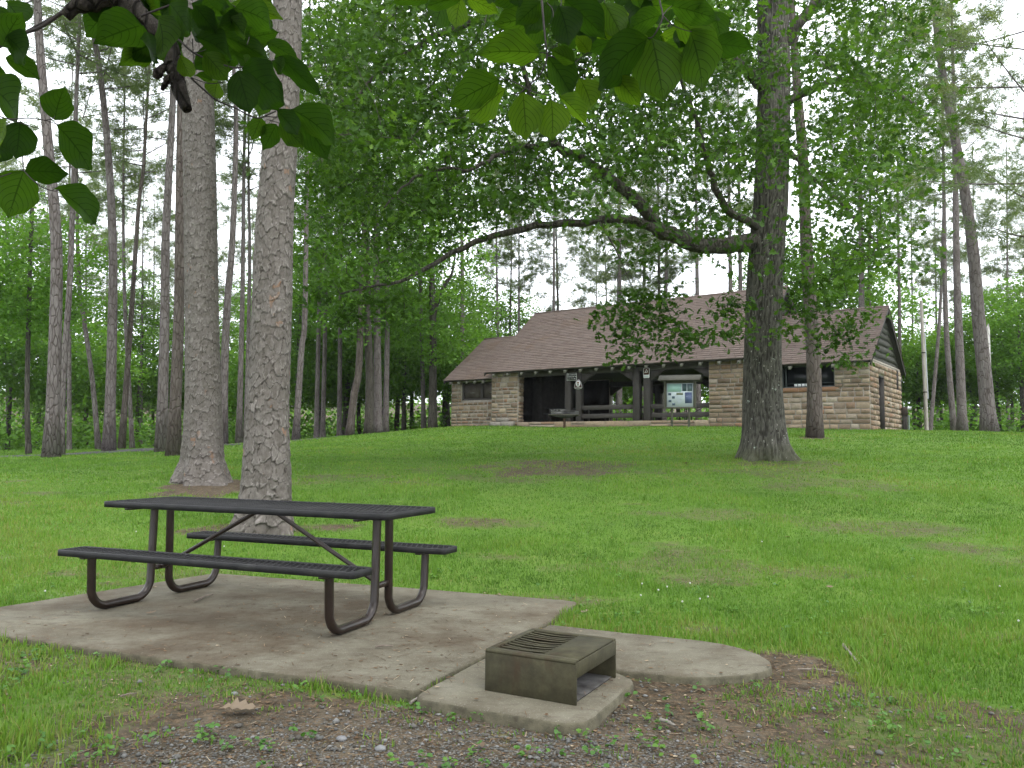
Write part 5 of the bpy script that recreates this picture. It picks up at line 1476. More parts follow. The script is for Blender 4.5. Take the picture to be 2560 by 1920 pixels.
# ---- the oak -----------------------------------------------------------------------------------------
def build_oak():
    Y0 = 19.0
    pts = [(1911, 1146), (1910, 1100), (1906, 962), (1908, 817), (1914, 672), (1922, 560), (1927, 505), (1932, 330), (1935, 194), (1931, 0), (1925, -150)]
    P = tree_path(pts, Y0, 17, 40)
    loc = P[0] + np.array([0, 0, .12])
    r_at = [(1150, 134), (1135, 122), (1120, 112), (1106, 106), (1070, 100), (962, 91), (817, 87), (672, 88), (505, 83), (300, 78), (194, 76), (0, 72), (-150, 60)]
    rad = np.interp(P[:, 2], [at(1910, y, Y0)[2] for y, _ in r_at] + [P[-1, 2]], [w_ * Y0 / FPX / 2 for _, w_ in r_at] + [.08])
    t = empty('oak_tree', loc)
    tag(t, 'big oak with lichened furrowed trunk and long arching limb', 'oak tree')
    zs = at(1931, -20, Y0)[2]
    detailed_trunk('trunk', P, rad, 'oak', t, zs, loc, na=150, dz=.03, seed=3, lobes=5)
    k = P[:, 2] > zs - .8
    v, q, tr = tube_np(P[k] - loc, rad[k], 16, True)
    obj('upper_trunk', mesh_np('upper_trunk', v, tr, q, smooth=True), M_HARD, t)
    LIMBS = [([(1905, 596, 19), (1850, 607, 18.6), (1760, 615, 18), (1690, 592, 17.5), (1640, 575, 17.2)], .22, .155),
             ([(1650, 578, 17.25), (1560, 548, 16.8), (1450, 556, 16.3), (1360, 566, 16), (1270, 580, 15.8), (1200, 600, 15.6), (1130, 635, 15.4), (1050, 680, 15.2), (1000, 702, 15.1), (930, 715, 15), (850, 735, 15)], .098, .018),
             ([(1665, 584, 17.35), (1590, 500, 17), (1530, 450, 16.8), (1460, 400, 16.5), (1395, 362, 16.3), (1330, 250, 16), (1290, 120, 15.8), (1240, 0, 15.5)], .145, .03),
             ([(1938, 160, 19), (1980, 82, 18.8), (2050, -10, 18.6), (2150, -150, 18)], .17, .08),
             ([(1965, 375, 18.9), (2030, 440, 18), (2110, 520, 17.2), (2180, 590, 16.6), (2225, 600, 16.4)], .055, .014),
             ([(1905, 575, 18.9), (1817, 521, 18), (1775, 430, 17.6), (1755, 350, 17.2), (1715, 230, 17), (1690, 120, 16.6)], .10, .03),
             ([(1930, 230, 19), (1800, 130, 18), (1650, 60, 17), (1450, 15, 16.5), (1200, 50, 16), (1000, 140, 15.5), (880, 260, 15.2)], .14, .03),
             ([(1940, 270, 19), (2080, 205, 18.5), (2200, 220, 18), (2290, 260, 17.6)], .11, .03),
             ([(1925, -100, 19), (1800, -200, 20.5), (1650, -260, 22)], .2, .06), ([(1930, -60, 19), (1950, -180, 17), (1960, -420, 14)], .16, .05), ([(1400, 362, 16.3), (1280, 372, 15.6), (1180, 420, 15.0), (1060, 430, 14.6), (960, 520, 14.4)], .06, .015)]
    nodes, nr = [], []
    for lp, ra, rb in LIMBS:
        Q = spline(np.array([at(*p) for p in lp]), 26)
        rng_ = np.random.default_rng(int(ra * 1000))
        Q[1:-1] += rng_.normal(size=Q[1:-1].shape) * .02
        rr = np.linspace(ra, rb, len(Q))
        MB().tube(Q - loc, rr, 9).build('limb', M_HARD, t, smooth=True)
        nodes += list(Q[2:]); nr += list(rr[2:])
    rng = np.random.default_rng(77)
    spr = []
    for (x0, y0, x1, y1, dn) in [(760, -120, 1250, 430, 1.0), (1250, -120, 1750, 430, 1.0), (1750, -120, 2200, 430, 1.0), (780, 430, 1150, 660, .85), (1150, 430, 1450, 540, .55), (1450, 430, 1870, 560, .42), (1960, 430, 2240, 660, .75), (2200, -120, 2340, 430, .5), (1480, 560, 1860, 650, .35), (1960, 650, 2160, 720, .3)]:
        for _ in range(int((x1 - x0) * (y1 - y0) / 640 * dn)):
            spr.append(at(rng.uniform(x0, x1), rng.uniform(y0, y1), float(np.clip(rng.normal(17, 2.6), 12.2, 24))))
    # keep the big limbs readable: no sprays hanging right in front of them
    lp = []
    for li in (0, 1, 2, 5):
        q_ = spline(np.array([at(*p) for p in LIMBS[li][0]]), 60); lp.append(np.c_[proj(q_), q_[:, 1]])
    lp = np.concatenate(lp)
    def clear(p):
        d_ = np.hypot(*(lp[:, :2] - proj(p)).T); j = int(np.argmin(d_))
        return d_[j] > (30 if p[1] < lp[j, 2] + .4 else 10)
    spr = [p for p in spr if clear(p)]
    def open_trunk(p):
        x_, y_ = proj(p)
        return not (((1868 < x_ < 2000 and p[1] < 19.2) or (1985 < x_ < 2045 and p[1] < 24)) and rng.random() < .8)
    spr = [p for p in spr if open_trunk(p)]
    # boughs: gather the sprays into layered masses with gaps between
    def mass(p):
        x_, y_ = proj(p)
        return fbm(np.array([x_ / 150. + p[1] * .35]), np.array([y_ / 75.]), 203, 3)[0] > .415
    spr = [p for p in spr if mass(p)]
    # unseen upper half of the crown
    for _ in range(170):
        p = rng.normal(size=3); p /= np.linalg.norm(p); p *= rng.uniform(.6, 1)
        c = np.array([5.5, 18.5, 13.5]) + p * np.array([7.5, 7, 4.0])
        if proj(c)[1] < -130: spr.append(c)
    small = [at(x, y, Yz) for x, y, Yz in [(1505, 790, 16), (1545, 770, 16.2), (1580, 800, 16), (1540, 830, 16.1), (1610, 770, 16), (1640, 800, 16.2), (1600, 845, 15.9), (1670, 770, 16.2), (1690, 815, 16.1), (1720, 835, 16.2), (1755, 838, 16.4), (1590, 740, 16), (1660, 740, 16.1), (1570, 880, 16), (1680, 868, 16.1), (1812, 765, 16.8), (1838, 800, 16.6), (1850, 760, 16.6), (1845, 830, 16.7), (1985, 745, 17), (2010, 790, 17), (1975, 830, 17.2), (2070, 760, 16.9), (2085, 815, 16.9), (2120, 840, 16.8), (2160, 790, 16.8), (2060, 860, 16.9), (2130, 900, 16.9), (1995, 705, 17.3), (2110, 700, 17), (2040, 700, 17),
                                                  (905, 745, 15), (960, 760, 15), (1010, 745, 15.1), (870, 790, 15), (1000, 800, 15.2), (830, 700, 15), (790, 745, 15)]]
    small = [p for p in small]
    drop = []
    tg = np.array(spr + small)
    mb = skeleton(nodes, nr, tg, rng, .007, 4)
    me = mesh_np('twigs', np.concatenate(mb.v) - loc, None, np.concatenate(mb.q), smooth=True)
    tag(obj('twigs', me, M_HARD, t), kind='stuff')
    pos, tint = [], []
    for i, p in enumerate(tg):
        sm = i >= len(spr)
        k = int(rng.uniform(58, 90)) if sm else int(rng.uniform(34, 66))
        o = rng.normal(size=(k, 3)) * (np.array([.21, .24, .12]) if sm else np.array([.40, .42, .17]))
        o[:, 2] -= .25 * np.abs(o[:, 0]) * .5
        pos.append(p + o); tint.append(np.clip(rng.normal(.42, .15) + rng.normal(0, .13, k), 0, 1))
    pos, tint = np.concatenate(pos), np.concatenate(tint)
    V, T, C = leaf_cloud(pos, rng.uniform(.105, .185, len(pos)), LEAF_OAK, rng, tint, .35)
    me = mesh_np('crown', V - loc, T, attrs={'tint': C})
    obj('crown', me, M_OAKLEAF, t)
    print('oak leaves', len(pos), 'tris', len(T))
build_oak()

# ---- far wood ------------------------------------------------------------------------------------------
def far_wood():
    rng = np.random.default_rng(5)
    n = 6000
    ang = rng.uniform(-46, 46, n); dist = rng.uniform(76, 118, n)
    X, Y = np.sin(np.radians(ang)) * dist, np.cos(np.radians(ang)) * dist
    top = 4.5 + 5.0 * fbm(ang * .22, ang * 0 + 3, 3, 3) + (dist - 76) * .05
    Z = ground_z(X, Y) + np.where(np.arange(n) % 3 == 0, rng.uniform(-.3, 2.2, n), rng.uniform(0, 1, n) * top)
    pos, tint = [], []
    for k in range(9):
        pos.append(np.stack([X, Y, Z], -1) + rng.normal(size=(n, 3)) * np.array([.8, .8, .55])); tint.append(np.clip(rng.normal(.35, .2, n), 0, 1))
    V, T, C = leaf_cloud(np.concatenate(pos), rng.uniform(.35, .6, n * 9), LEAF_FAR, rng, np.concatenate(tint))
    me = mesh_np('far_woods', V, T, attrs={'tint': C})
    tag(obj('far_woods', me, M_GUM), 'distant green wood closing off the view behind the trees', 'woods', kind='stuff')
far_wood()

def undergrowth():
    """shrubs and saplings under the wood edge, one green mass"""
    rng = np.random.default_rng(15)
    n = 8000
    ang = rng.uniform(-44, 44, n); dist = rng.uniform(50, 84, n)
    X, Y = np.sin(np.radians(ang)) * dist, np.cos(np.radians(ang)) * dist
    clump = fbm(X * .28, Y * .28, 44, 3)
    keep = clump > .36
    X, Y, clump = X[keep], Y[keep], clump[keep]; n = len(X)
    Z = ground_z(X, Y) + rng.uniform(0, 1, n) * (1.0 + 4.5 * (clump - .35))
    pos, tint = [], []
    for k in range(9):
        pos.append(np.stack([X, Y, Z], -1) + rng.normal(size=(n, 3)) * np.array([.5, .5, .35])); tint.append(np.clip(rng.normal(.3, .2, n), 0, 1))
    pos = np.concatenate(pos)
    pos[:, 2] = np.maximum(pos[:, 2], ground_z(pos[:, 0], pos[:, 1]) + .05)
    V, T, C = leaf_cloud(pos, rng.uniform(.20, .36, len(pos)), LEAF_FAR, rng, np.concatenate(tint))
    tag(obj('undergrowth', mesh_np('undergrowth', V, T, attrs={'tint': C}), M_GUM), 'low green undergrowth along the edge of the wood', 'undergrowth', kind='stuff')
undergrowth()

# ================================================================== DOGWOOD OVER THE CAMERA
def dog_leaf_mesh(seed, curl=.12, fold=.10):
    rr = np.random.default_rng(seed)
    nu, nv = 9, 15
    V, UV = [], []
    for j in range(nv):
        t = j / (nv - 1)
        w = .5 * (math.sin(math.pi * min(1, t * 1.0) ** .80) ** .85) * (1 - .15 * t) if 0 < t < 1 else 0
        if t > .80: w *= 1 - .62 * ((t - .80) / .20) ** .8
        for i in range(nu):
            u = (i / (nu - 1)) * 2 - 1
            rip = 1 + .05 * math.sin(t * 17 + seed * 3) * (abs(u) > .9) + .06 * math.sin(t * 5 + seed) * (1 if u > 0 else -1)
            V.append((t, u * w * rip, fold * abs(u) * w * 2 * .5 - curl * (t - .35) ** 2 + .030 * math.sin(t * 13 + 3 * abs(u) + seed) * abs(u) + .05 * u * math.sin(t * 3 + seed * 2)))
            UV.append((t, u, 0))
    i = np.arange(nu * nv).reshape(nv, nu)
    q = np.stack([i[:-1, :-1], i[:-1, 1:], i[1:, 1:], i[1:, :-1]], -1).reshape(-1, 4)
    me = mesh_np('leaf', V, quads=q, attrs={'luv': np.array(UV), 'tint': np.full(len(V), rr.uniform(.1, .9))}, smooth=True)
    me.materials.append(M_DOG)
    return me
def build_dogwood():
    loc = np.array([-1.55, -.85, gz(-1.55, -.85)])
    t = empty('dogwood_tree', loc)
    tag(t, 'dogwood whose dark limb and broad leaves hang into the view from above', 'dogwood tree')
    M_DB = bark_mat('dogwood_bark', [(.3, (.020, .016, .014)), (.5, (.036, .030, .026)), (.7, (.060, .052, .045))], (.01, .008, .007), 30, (1, 1, .5))
    M_TW = simple('dogwood_twig', (.020, .016, .016), (.040, .030, .028), 20, .7, .3, bump=.2)
    A = lambda x, y, Y: at(x, y, Y)
    trunk = spline(np.array([loc + (0, 0, -.2), loc + (.03, .03, .7), loc + (-.05, .10, 1.5), loc + (.05, .22, 2.3)]), 16)
    MB().tube(trunk - loc, np.linspace(.095, .06, 16), 14).build('trunk', M_DB, t, smooth=True)
    limb = np.array([trunk[-1], trunk[-1] + (.10, .75, .42), A(60, -190, 1.62), A(190, -70, 1.64), A(300, -8, 1.66), A(352, 48, 1.68), A(415, 105, 1.69), A(434, 158, 1.69), A(446, 215, 1.68), A(468, 274, 1.66)])
    Q = spline(limb, 64); rng = np.random.default_rng(3)
    rr = np.interp(np.linspace(0, 1, 64), [0, .35, .6, .8, .93, 1], [.050, .036, .021, .019, .015, .010])
    th = np.arange(14) / 14 * 2 * math.pi
    v, q, tr = tube_np(Q - loc, rr, 14)
    rough = 1 + .14 * (vnoise(np.arange(len(v)) % 14 * 1.3, np.arange(len(v)) / 9.0, 3) - .5) + .07 * (rng.random(len(v)) - .5)
    cen = np.concatenate([np.repeat(Q - loc, 14, 0), (Q - loc)[[0, -1]]])
    v = cen + (v - cen) * rough[:, None]
    obj('limb', mesh_np('limb', v, tr, q, smooth=True), M_DB, t)
    # broken stub and flaky bark clinging to the limb
    st_ = np.array([A(300, -20, 1.66), A(240, 4, 1.65), A(190, 16, 1.64), A(163, 42, 1.64)])
    MB().tube(spline(st_, 14) - loc, np.linspace(.022, .009, 14) * (1 + .3 * rng.random(14)), 10).build('stub', M_DB, t, smooth=True)
    for (x, y, r_) in ((396, 182, .012), (405, 172, .009), (420, 198, .010), (412, 212, .007)):
        c = A(x, y, 1.675) - loc
        MB().tube([c + (-.006, 0, -.012), c, c + (.007, 0, .010)], [r_ * .5, r_, r_ * .5], 7).build('bark_flake', M_DB, t)
    arm = np.array([trunk[-1], trunk[-1] + (.75, .62, .62), A(700, -420, 1.7), A(1120, -260, 1.74), A(1330, -120, 1.75)])
    MB().tube(spline(arm, 30) - loc, np.linspace(.045, .010, 30), 10).build('limb', M_DB, t, smooth=True)
    sc = .2532; a_ = lambda x, y: (400 + sc * x, sc * y)
    sb = .3376; b_ = lambda x, y: (sb * x, sb * y)
    sc3 = .3345; c_ = lambda x, y: (1100 + sc3 * x, sc3 * y)
    TW = [([b_(-60, 380), b_(60, 310), b_(230, 215), b_(470, 85), (230, -10)], .0035), ([b_(470, 85), b_(300, 200), b_(140, 260), b_(-40, 345)], .0045),
          ([b_(-80, 830), b_(60, 880), b_(205, 875), b_(330, 890), b_(430, 922)], .0015), ([b_(60, 880), b_(180, 920), b_(290, 950)], .0012), ([b_(150, 905), b_(160, 1080), b_(175, 1260)], .0016),
          ([b_(175, 1260), b_(90, 1280), b_(0, 1310), b_(-90, 1330)], .0015), ([b_(175, 1260), b_(240, 1330), b_(310, 1385), b_(400, 1415), b_(440, 1400)], .0014), ([b_(330, 890), b_(390, 880), b_(405, 860)], .0011), ([b_(-90, 1330), b_(-120, 1000), b_(-80, 830), b_(-100, 500), b_(-60, 380)], .0025),
          ([(434, 160), a_(160, 390), a_(330, 520), a_(560, 620), a_(740, 670), a_(880, 650), a_(1050, 620), a_(1190, 570)], .0024), ([(440, 170), a_(240, 650), a_(300, 760), a_(440, 890), a_(560, 990), a_(750, 1070), a_(880, 1140), a_(980, 1165), a_(1070, 1130), a_(1140, 1100)], .0022),
          ([a_(980, 1165), a_(1060, 1150), a_(1160, 1152), a_(1330, 1080)], .0014), ([a_(300, 760), a_(400, 800), a_(500, 825), a_(640, 810)], .0013), ([a_(1060, 1180), a_(1180, 1215)], .0010),
          ([(352, 40), a_(300, -20), a_(500, -60), a_(640, 10), a_(760, 75), a_(870, 105)], .0022), ([a_(670, 60), a_(700, 180), a_(760, 300), a_(815, 425)], .0015), ([a_(330, 520), a_(430, 500), a_(490, 460)], .0011), ([a_(880, 650), a_(915, 600)], .0009), ([a_(860, 440), a_(880, 370)], .0009), ([a_(320, 380), a_(330, 560), a_(345, 760)], .0012),
          ([c_(740, -330), c_(755, -100), c_(770, 120), c_(785, 270), c_(800, 405)], .0030), ([c_(800, 405), c_(790, 470), c_(745, 560), c_(640, 660)], .0020), ([c_(800, 410), c_(900, 445), c_(1000, 465), c_(1060, 425), c_(1115, 388)], .0015), ([c_(1000, 465), c_(1060, 510), c_(1125, 530)], .0011), ([c_(800, 405), c_(850, 350), c_(900, 305)], .0012), ([c_(800, 400), c_(745, 390)], .0010),
          ([c_(640, 660), c_(580, 625), c_(520, 600), c_(440, 580)], .0014), ([c_(640, 660), c_(710, 690), c_(800, 706), c_(860, 690)], .0013), ([c_(640, 660), c_(590, 695), c_(530, 705)], .0011), ([c_(640, 660), c_(620, 690)], .0010), ([c_(690, 600), c_(640, 720), c_(610, 790)], .0008),
          ([c_(1620, -330), c_(1630, -100), c_(1645, 20), c_(1665, 115), c_(1640, 190), c_(1590, 275), c_(1530, 287)], .0022), ([c_(1665, 115), c_(1730, 180), c_(1800, 215), c_(1880, 237)], .0014), ([c_(1665, 115), c_(1700, 70), c_(1740, 40)], .0010), ([c_(900, -200), c_(905, 20), c_(890, 60)], .0015), ([c_(800, 20), c_(840, 70), c_(850, 150)], .0009), ([c_(150, -150), c_(150, -10)], .0013), ([c_(200, -150), c_(210, -15)], .0012), ([c_(1230, -150), c_(1230, 20)], .0013)]
    for k, (pp_, r0) in enumerate(TW):
        D = 1.62 if pp_[0][0] < 900 else 1.70
        rg = np.random.default_rng(k)
        Wp = np.array([A(x, y, D + .03 * math.sin(k * 1.7 + i * .6)) for i, (x, y) in enumerate(pp_)])
        MB().tube(spline(Wp, 4 * len(Wp)) - loc, np.linspace(r0, max(.0008, r0 * .6), 4 * len(Wp)), 7).build('twig', M_TW, t, smooth=True)
    LV = []
    for f, lst in ((a_, [(820, 670, 1270, 1045, 400, 0), (770, 700, 900, 1140, 300, 1), (1180, 555, 1625, 970, 190, 0), (1060, 410, 1395, 600, 150, 1), (1320, 1070, 1815, 1430, 220, 1), (1390, 1180, 1705, 1585, 270, 0), (1180, 1210, 1435, 1455, 220, 2), (1150, 1225, 1015, 1485, 190, 1), (1000, 1160, 900, 1390, 230, 2), (1160, 1090, 1385, 1335, 160, 0), (440, 520, 690, 810, 240, 2), (520, 790, 345, 735, 85, 1), (565, 800, 525, 995, 140, 3), (365, 350, 775, 565, 170, 0), (620, 345, 1085, 570, 200, 1), (825, 175, 565, 270, 170, 0), (760, 70, 1195, 255, 200, 1), (760, 30, 1220, 170, 190, 3), (885, 370, 1180, 310, 230, 1), (680, 160, 875, 380, 120, 2), (310, 90, 50, 340, 290, 1), (350, 60, 570, 340, 280, 0), (560, 30, 790, 170, 240, 1), (100, 30, 330, 350, 260, 1), (200, -30, 10, 210, 230, 0), (640, -20, 420, 160, 230, 1), (200, 560, 310, 790, 130, 3), (880, 540, 840, 620, 120, 2), (1130, 600, 1250, 720, 150, 1), (0, 180, 60, 620, 200, 2), (-60, -40, 160, 130, 230, 1), (420, -60, 700, 60, 220, 0), (900, -60, 1130, 60, 200, 1)]),
                   (b_, [(10, 345, 150, 80, 270, 1), (60, 265, 245, 475, 270, 0), (-40, 550, 90, 690, 170, 2), (-60, 630, 205, 910, 270, 1), (150, 900, 120, 1190, 250, 0), (400, 885, 470, 628, 255, 1), (430, 925, 700, 1255, 360, 1), (185, 1265, 505, 1275, 245, 0), (175, 1265, 55, 1620, 290, 2), (435, 1400, 758, 1658, 140, 1), (-40, 920, 40, 1160, 140, 3), (620, 40, 870, 150, 170, 0), (1060, 180, 700, 300, 230, 1), (1060, 290, 1190, 470, 140, 0), (-120, 60, 20, 300, 220, 1), (-60, 1000, -30, 1250, 200, 0)]),
                   (c_, [(745, 390, 270, 372, 255, 2), (435, 595, 55, 790, 235, 2), (480, 665, 195, 905, 205, 3), (620, 690, 650, 1065, 270, 3), (835, 750, 850, 1075, 235, 3), (900, 715, 1135, 950, 125, 3), (810, 425, 1015, 745, 270, 1), (1530, 287, 1120, 650, 330, 0), (1590, 290, 1685, 795, 320, 2), (1880, 237, 1990, 690, 270, 2), (1760, 130, 2120, 435, 220, 2), (1060, 600, 1160, 845, 220, 3), (1325, 580, 1505, 795, 220, 3), (750, 10, 555, 190, 270, 1), (800, 20, 635, 265, 225, 1), (895, 45, 990, 365, 200, 0), (935, -5, 1255, 285, 260, 0), (1230, 20, 1385, 305, 165, 2), (1640, 110, 1380, 210, 265, 1), (1730, 40, 2095, 135, 205, 1), (1005, 463, 825, 365, 110, 2), (1115, 390, 1015, 255, 180, 3), (150, -10, 105, 230, 205, 3), (205, -20, 450, 100, 140, 3), (150, -25, -130, 45, 150, 1), (-60, -60, -380, 15, 140, 1), (550, -80, 600, 60, 220, 0), (1100, -80, 1150, 110, 230, 0), (1450, -90, 1500, 60, 220, 1), (1900, -60, 1950, 90, 210, 1), (1850, -80, 1640, 20, 200, 0), (350, -110, 420, 30, 180, 1)])):
        for x0, y0, x1, y1, w_, tn in lst:
            s_ = sc if f is a_ else sb if f is b_ else sc3
            LV.append((f(x0, y0), f(x1, y1), w_ * s_, tn))
    NL = len(LV)
    ex = random.Random(21)                                        # deeper layer of leaves behind the listed ones
    for (x0, y0, x1, y1, n_) in ((330, -60, 640, 120, 26), (560, 60, 700, 240, 7), (1290, -80, 1660, 90, 24), (1560, -60, 1800, 130, 12), (1100, -70, 1300, 10, 6), (-40, -20, 60, 240, 6), (200, -50, 340, 40, 6)):
        for _ in range(n_):
            bx, by = ex.uniform(x0, x1), ex.uniform(y0, y1); an = ex.uniform(.1, 3.0); ll = ex.uniform(75, 125)
            LV.append(((bx, by), (bx + ll * math.cos(an), by + ll * math.sin(an) * .8), ll * .6, ex.choice((0, 0, 1, 1, 2, 3))))
    meshes = [dog_leaf_mesh(k, .16 + .14 * (k % 3), .12 + .16 * (k % 2)) for k in range(6)]
    # tints: 0 deepest shade of green .. 3 yellow-green, light glowing through the leaf put into the colour
    tinted = []
    for tn in range(4):
        row = []
        for k in range(6):
            m2 = meshes[k].copy(); m2.attributes['tint'].data.foreach_set('value', np.full(len(m2.vertices), (.10, .35, .62, .95)[tn] + .05 * (k % 3 - 1), np.float32)); row.append(m2)
        tinted.append(row)
    rg = random.Random(4)
    for k, (p0, p1, w_, tn) in enumerate(LV):
        D = (1.60 if p0[0] < 900 else 1.68) + (rg.uniform(-.07, .07) if k < NL else rg.uniform(.06, .30))
        a, b = A(*p0, D), A(*p1, D + rg.uniform(-.035, .035))
        ax = b - a; Ln = np.linalg.norm(ax); x = ax / Ln
        view = (a + b) / 2 - np.array([0, 0, CAMZ]); view /= np.linalg.norm(view)
        n = view * .8 + np.array([rg.uniform(-.25, .25), 0, .55 + rg.uniform(-.15, .2)]); n -= x * (n @ x); n /= np.linalg.norm(n)
        y = np.cross(n, x)
        wid = w_ * D / FPX / max(.45, abs(n @ view)) / .86
        wid = min(wid, Ln * (.90 if k < NL and p0[0] < 330 else .78))
        o = bpy.data.objects.new('leaf', tinted[tn][rg.randrange(6)]); link(o, t)
        M = np.eye(4); M[:3, 0] = x * Ln; M[:3, 1] = y * wid; M[:3, 2] = n * Ln; M[:3, 3] = a - loc
        o.matrix_local = Matrix(M.tolist())
    # unseen rest of the crown, made wide and dense to shade the foreground
    rng = np.random.default_rng(12)
    n = 62000
    pos = np.stack([rng.uniform(-5.6, 5.4, n), rng.uniform(-4.5, 6.2, n), rng.uniform(2.4, 7.0, n)], -1)
    pr = proj(pos)
    infr = (pos[:, 1] > -.2) & (pos[:, 2] < CAMZ + .66 * np.maximum(pos[:, 1], 0) + .75)
    d_ = np.linalg.norm((pos - np.array([-.3, .7, 4.6])) / np.array([5.3, 5.3, 2.3]), axis=1)
    keep = (~infr) & (d_ < 1) & (fbm(pos[:, 0] * 1.3, pos[:, 1] * 1.3 + pos[:, 2], 8, 2) > .42)
    pos = pos[keep]
    V, T, C = leaf_cloud(pos - loc, rng.uniform(.07, .12, len(pos)), LEAF_SIMPLE, rng, np.clip(rng.normal(.5, .2, len(pos)), 0, 1), .9)
    me = mesh_np('crown', V, T, attrs={'tint': C})
    obj('crown', me, leafmat('dogwood_crown_leaf', [(0, (.018, .055, .006)), (1, (.050, .125, .010))], trans=.5), t)
    nodes = list(spline(limb, 30)[:20]) + list(spline(arm, 30)) + list(trunk[6:])
    tgt = pos[rng.choice(len(pos), min(160, len(pos)), False)]
    mb = skeleton(nodes, [.03] * len(nodes), tgt, rng, .004, 4)
    keepq = mesh_np('twigs', np.concatenate(mb.v) - loc, None, np.concatenate(mb.q), smooth=True)
    tag(obj('crown_twigs', keepq, M_TW, t), kind='stuff')
build_dogwood()

# ================================================================== GROUND COVER
def frustum_points(n, y0, y1, rng, margin=1.6):
    Y = np.sqrt(rng.uniform((y0) ** 2, (y1) ** 2, n)) if y0 > 12 else rng.uniform(y0, y1, n)
    half = .655 * Y + margin
    X = rng.uniform(-1, 1, n) * half
    return X, Y
def free_of_things(X, Y):
    ok = ~oncrete(X, Y)
    bx, by = (X - PB[0]) * EB[0] + (Y - PB[1]) * EB[1], (X - PB[0]) * NB[0] + (Y - PB[1]) * NB[1]
    ok &= ~((bx > -11.9) & (bx < 9.85) & (by > -.06) & (by < 8.3) & ~((bx < XM0) & (by < YL - .06)) & ~((bx > XM1) & (by < YR - .06)))
    return ok
M_GRASS = leafmat('grass_blade', [(0, (.058, .120, .016)), (.35, (.086, .176, .021)), (.65, (.114, .220, .026)), (.85, (.148, .230, .038)), (1, (.20, .180, .070))], trans=.40, rough=.5, spec=.25, tcol=(1.1, 1.15, .6))
def grass():
    rng = np.random.default_rng(99)
    Vs, Ts, Cs, n0 = [], [], [], 0
    for (y0, y1, dens, h, w, seg) in ((2.4, 4.2, 5400, .046, .0034, 2), (4.2, 6.5, 5200, .044, .0034, 2), (6.5, 9.5, 3400, .042, .0042, 1), (9.5, 14, 1700, .040, .0062, 1), (14, 21, 700, .040, .011, 1), (21, 31, 300, .042, .018, 1), (31, 48, 110, .045, .03, 1)):
        area = (y1 - y0) * (1.31 * (y0 + y1) / 2 + 3.2)
        X, Y = frustum_points(int(area * dens), y0, y1, rng)
        b = bare(X, Y); gr = gravelly(X, Y)
        cl = fbm(X * 1.1, Y * 1.1, 50, 4); fine = fbm(X * 7, Y * 7, 55, 3)
        dens_ = np.clip(1.10 - b * 1.28 + (fine - .5) * .9, .0, 1) * np.clip(1.25 - gr * 1.1, 0, 1)
        far = Y > 31
        keep = (rng.random(len(X)) < dens_) & free_of_things(X, Y)
        X, Y, b, cl, fine = X[keep], Y[keep], b[keep], cl[keep], fine[keep]
        m = len(X)
        Z = ground_z(X, Y) - .004
        az = rng.uniform(0, 2 * math.pi, m); lean = rng.gamma(2.0, .20, m)
        hh = h * rng.uniform(.45, 1.25, m) * (.70 + .75 * sstep(.35, .75, cl)) * (1 - .45 * b) * (1 + .5 * (fine > .62))
        ww = w * rng.uniform(.6, 1.3, m)
        d = np.stack([np.cos(az), np.sin(az), np.zeros(m)], -1); sd_ = np.stack([-np.sin(az), np.cos(az), np.zeros(m)], -1)
        tw = rng.uniform(-1, 1, m)[:, None]
        sd_ = sd_ * np.cos(tw) + d * np.sin(tw)
        p = np.stack([X, Y, Z], -1)
        tip = p + d * (hh * np.sin(np.minimum(lean, 1.3)))[:, None] + np.array([0, 0, 1]) * (hh * np.cos(np.minimum(lean, 1.3)))[:, None]
        yel = fbm(X * .35, Y * .35, 61, 3)
        mot = fbm(X * 2.3, Y * 2.3, 67, 3)
        tint = np.clip(rng.normal(.44, .17, m) + (cl - .5) * .85 + (yel - .5) * .7 + (mot - .5) * .5 + .25 * b, 0, .88)
        tint = np.where(rng.random(m) < .02 + .20 * b + .03 * (Y < 5) + .12 * sstep(.55, .75, yel), rng.uniform(.92, 1.0, m), tint)
        if seg == 2:
            mid = p + (tip - p) * .55 + np.array([0, 0, 1]) * (hh * .10)[:, None]
            v = np.stack([p - sd_ * ww[:, None], p + sd_ * ww[:, None], mid - sd_ * ww[:, None] * .75, mid + sd_ * ww[:, None] * .75, tip], 1)
            t = np.array([(0, 1, 3), (0, 3, 2), (2, 3, 4)])
        else:
            v = np.stack([p - sd_ * ww[:, None], p + sd_ * ww[:, None], tip], 1)
            t = np.array([(0, 1, 2)])
        k = v.shape[1]
        Vs.append(v.reshape(-1, 3)); Ts.append((t[None] + (np.arange(m) * k)[:, None, None]).reshape(-1, 3) + n0); Cs.append(np.repeat(tint, k)); n0 += m * k
    me = mesh_np('grass', np.concatenate(Vs), np.concatenate(Ts), attrs={'tint': np.concatenate(Cs)})
    print('grass tris', sum(len(t) for t in Ts))
    tag(obj('grass', me, M_GRASS), 'green mown grass covering the sloping lawn', 'grass', kind='stuff')
grass()

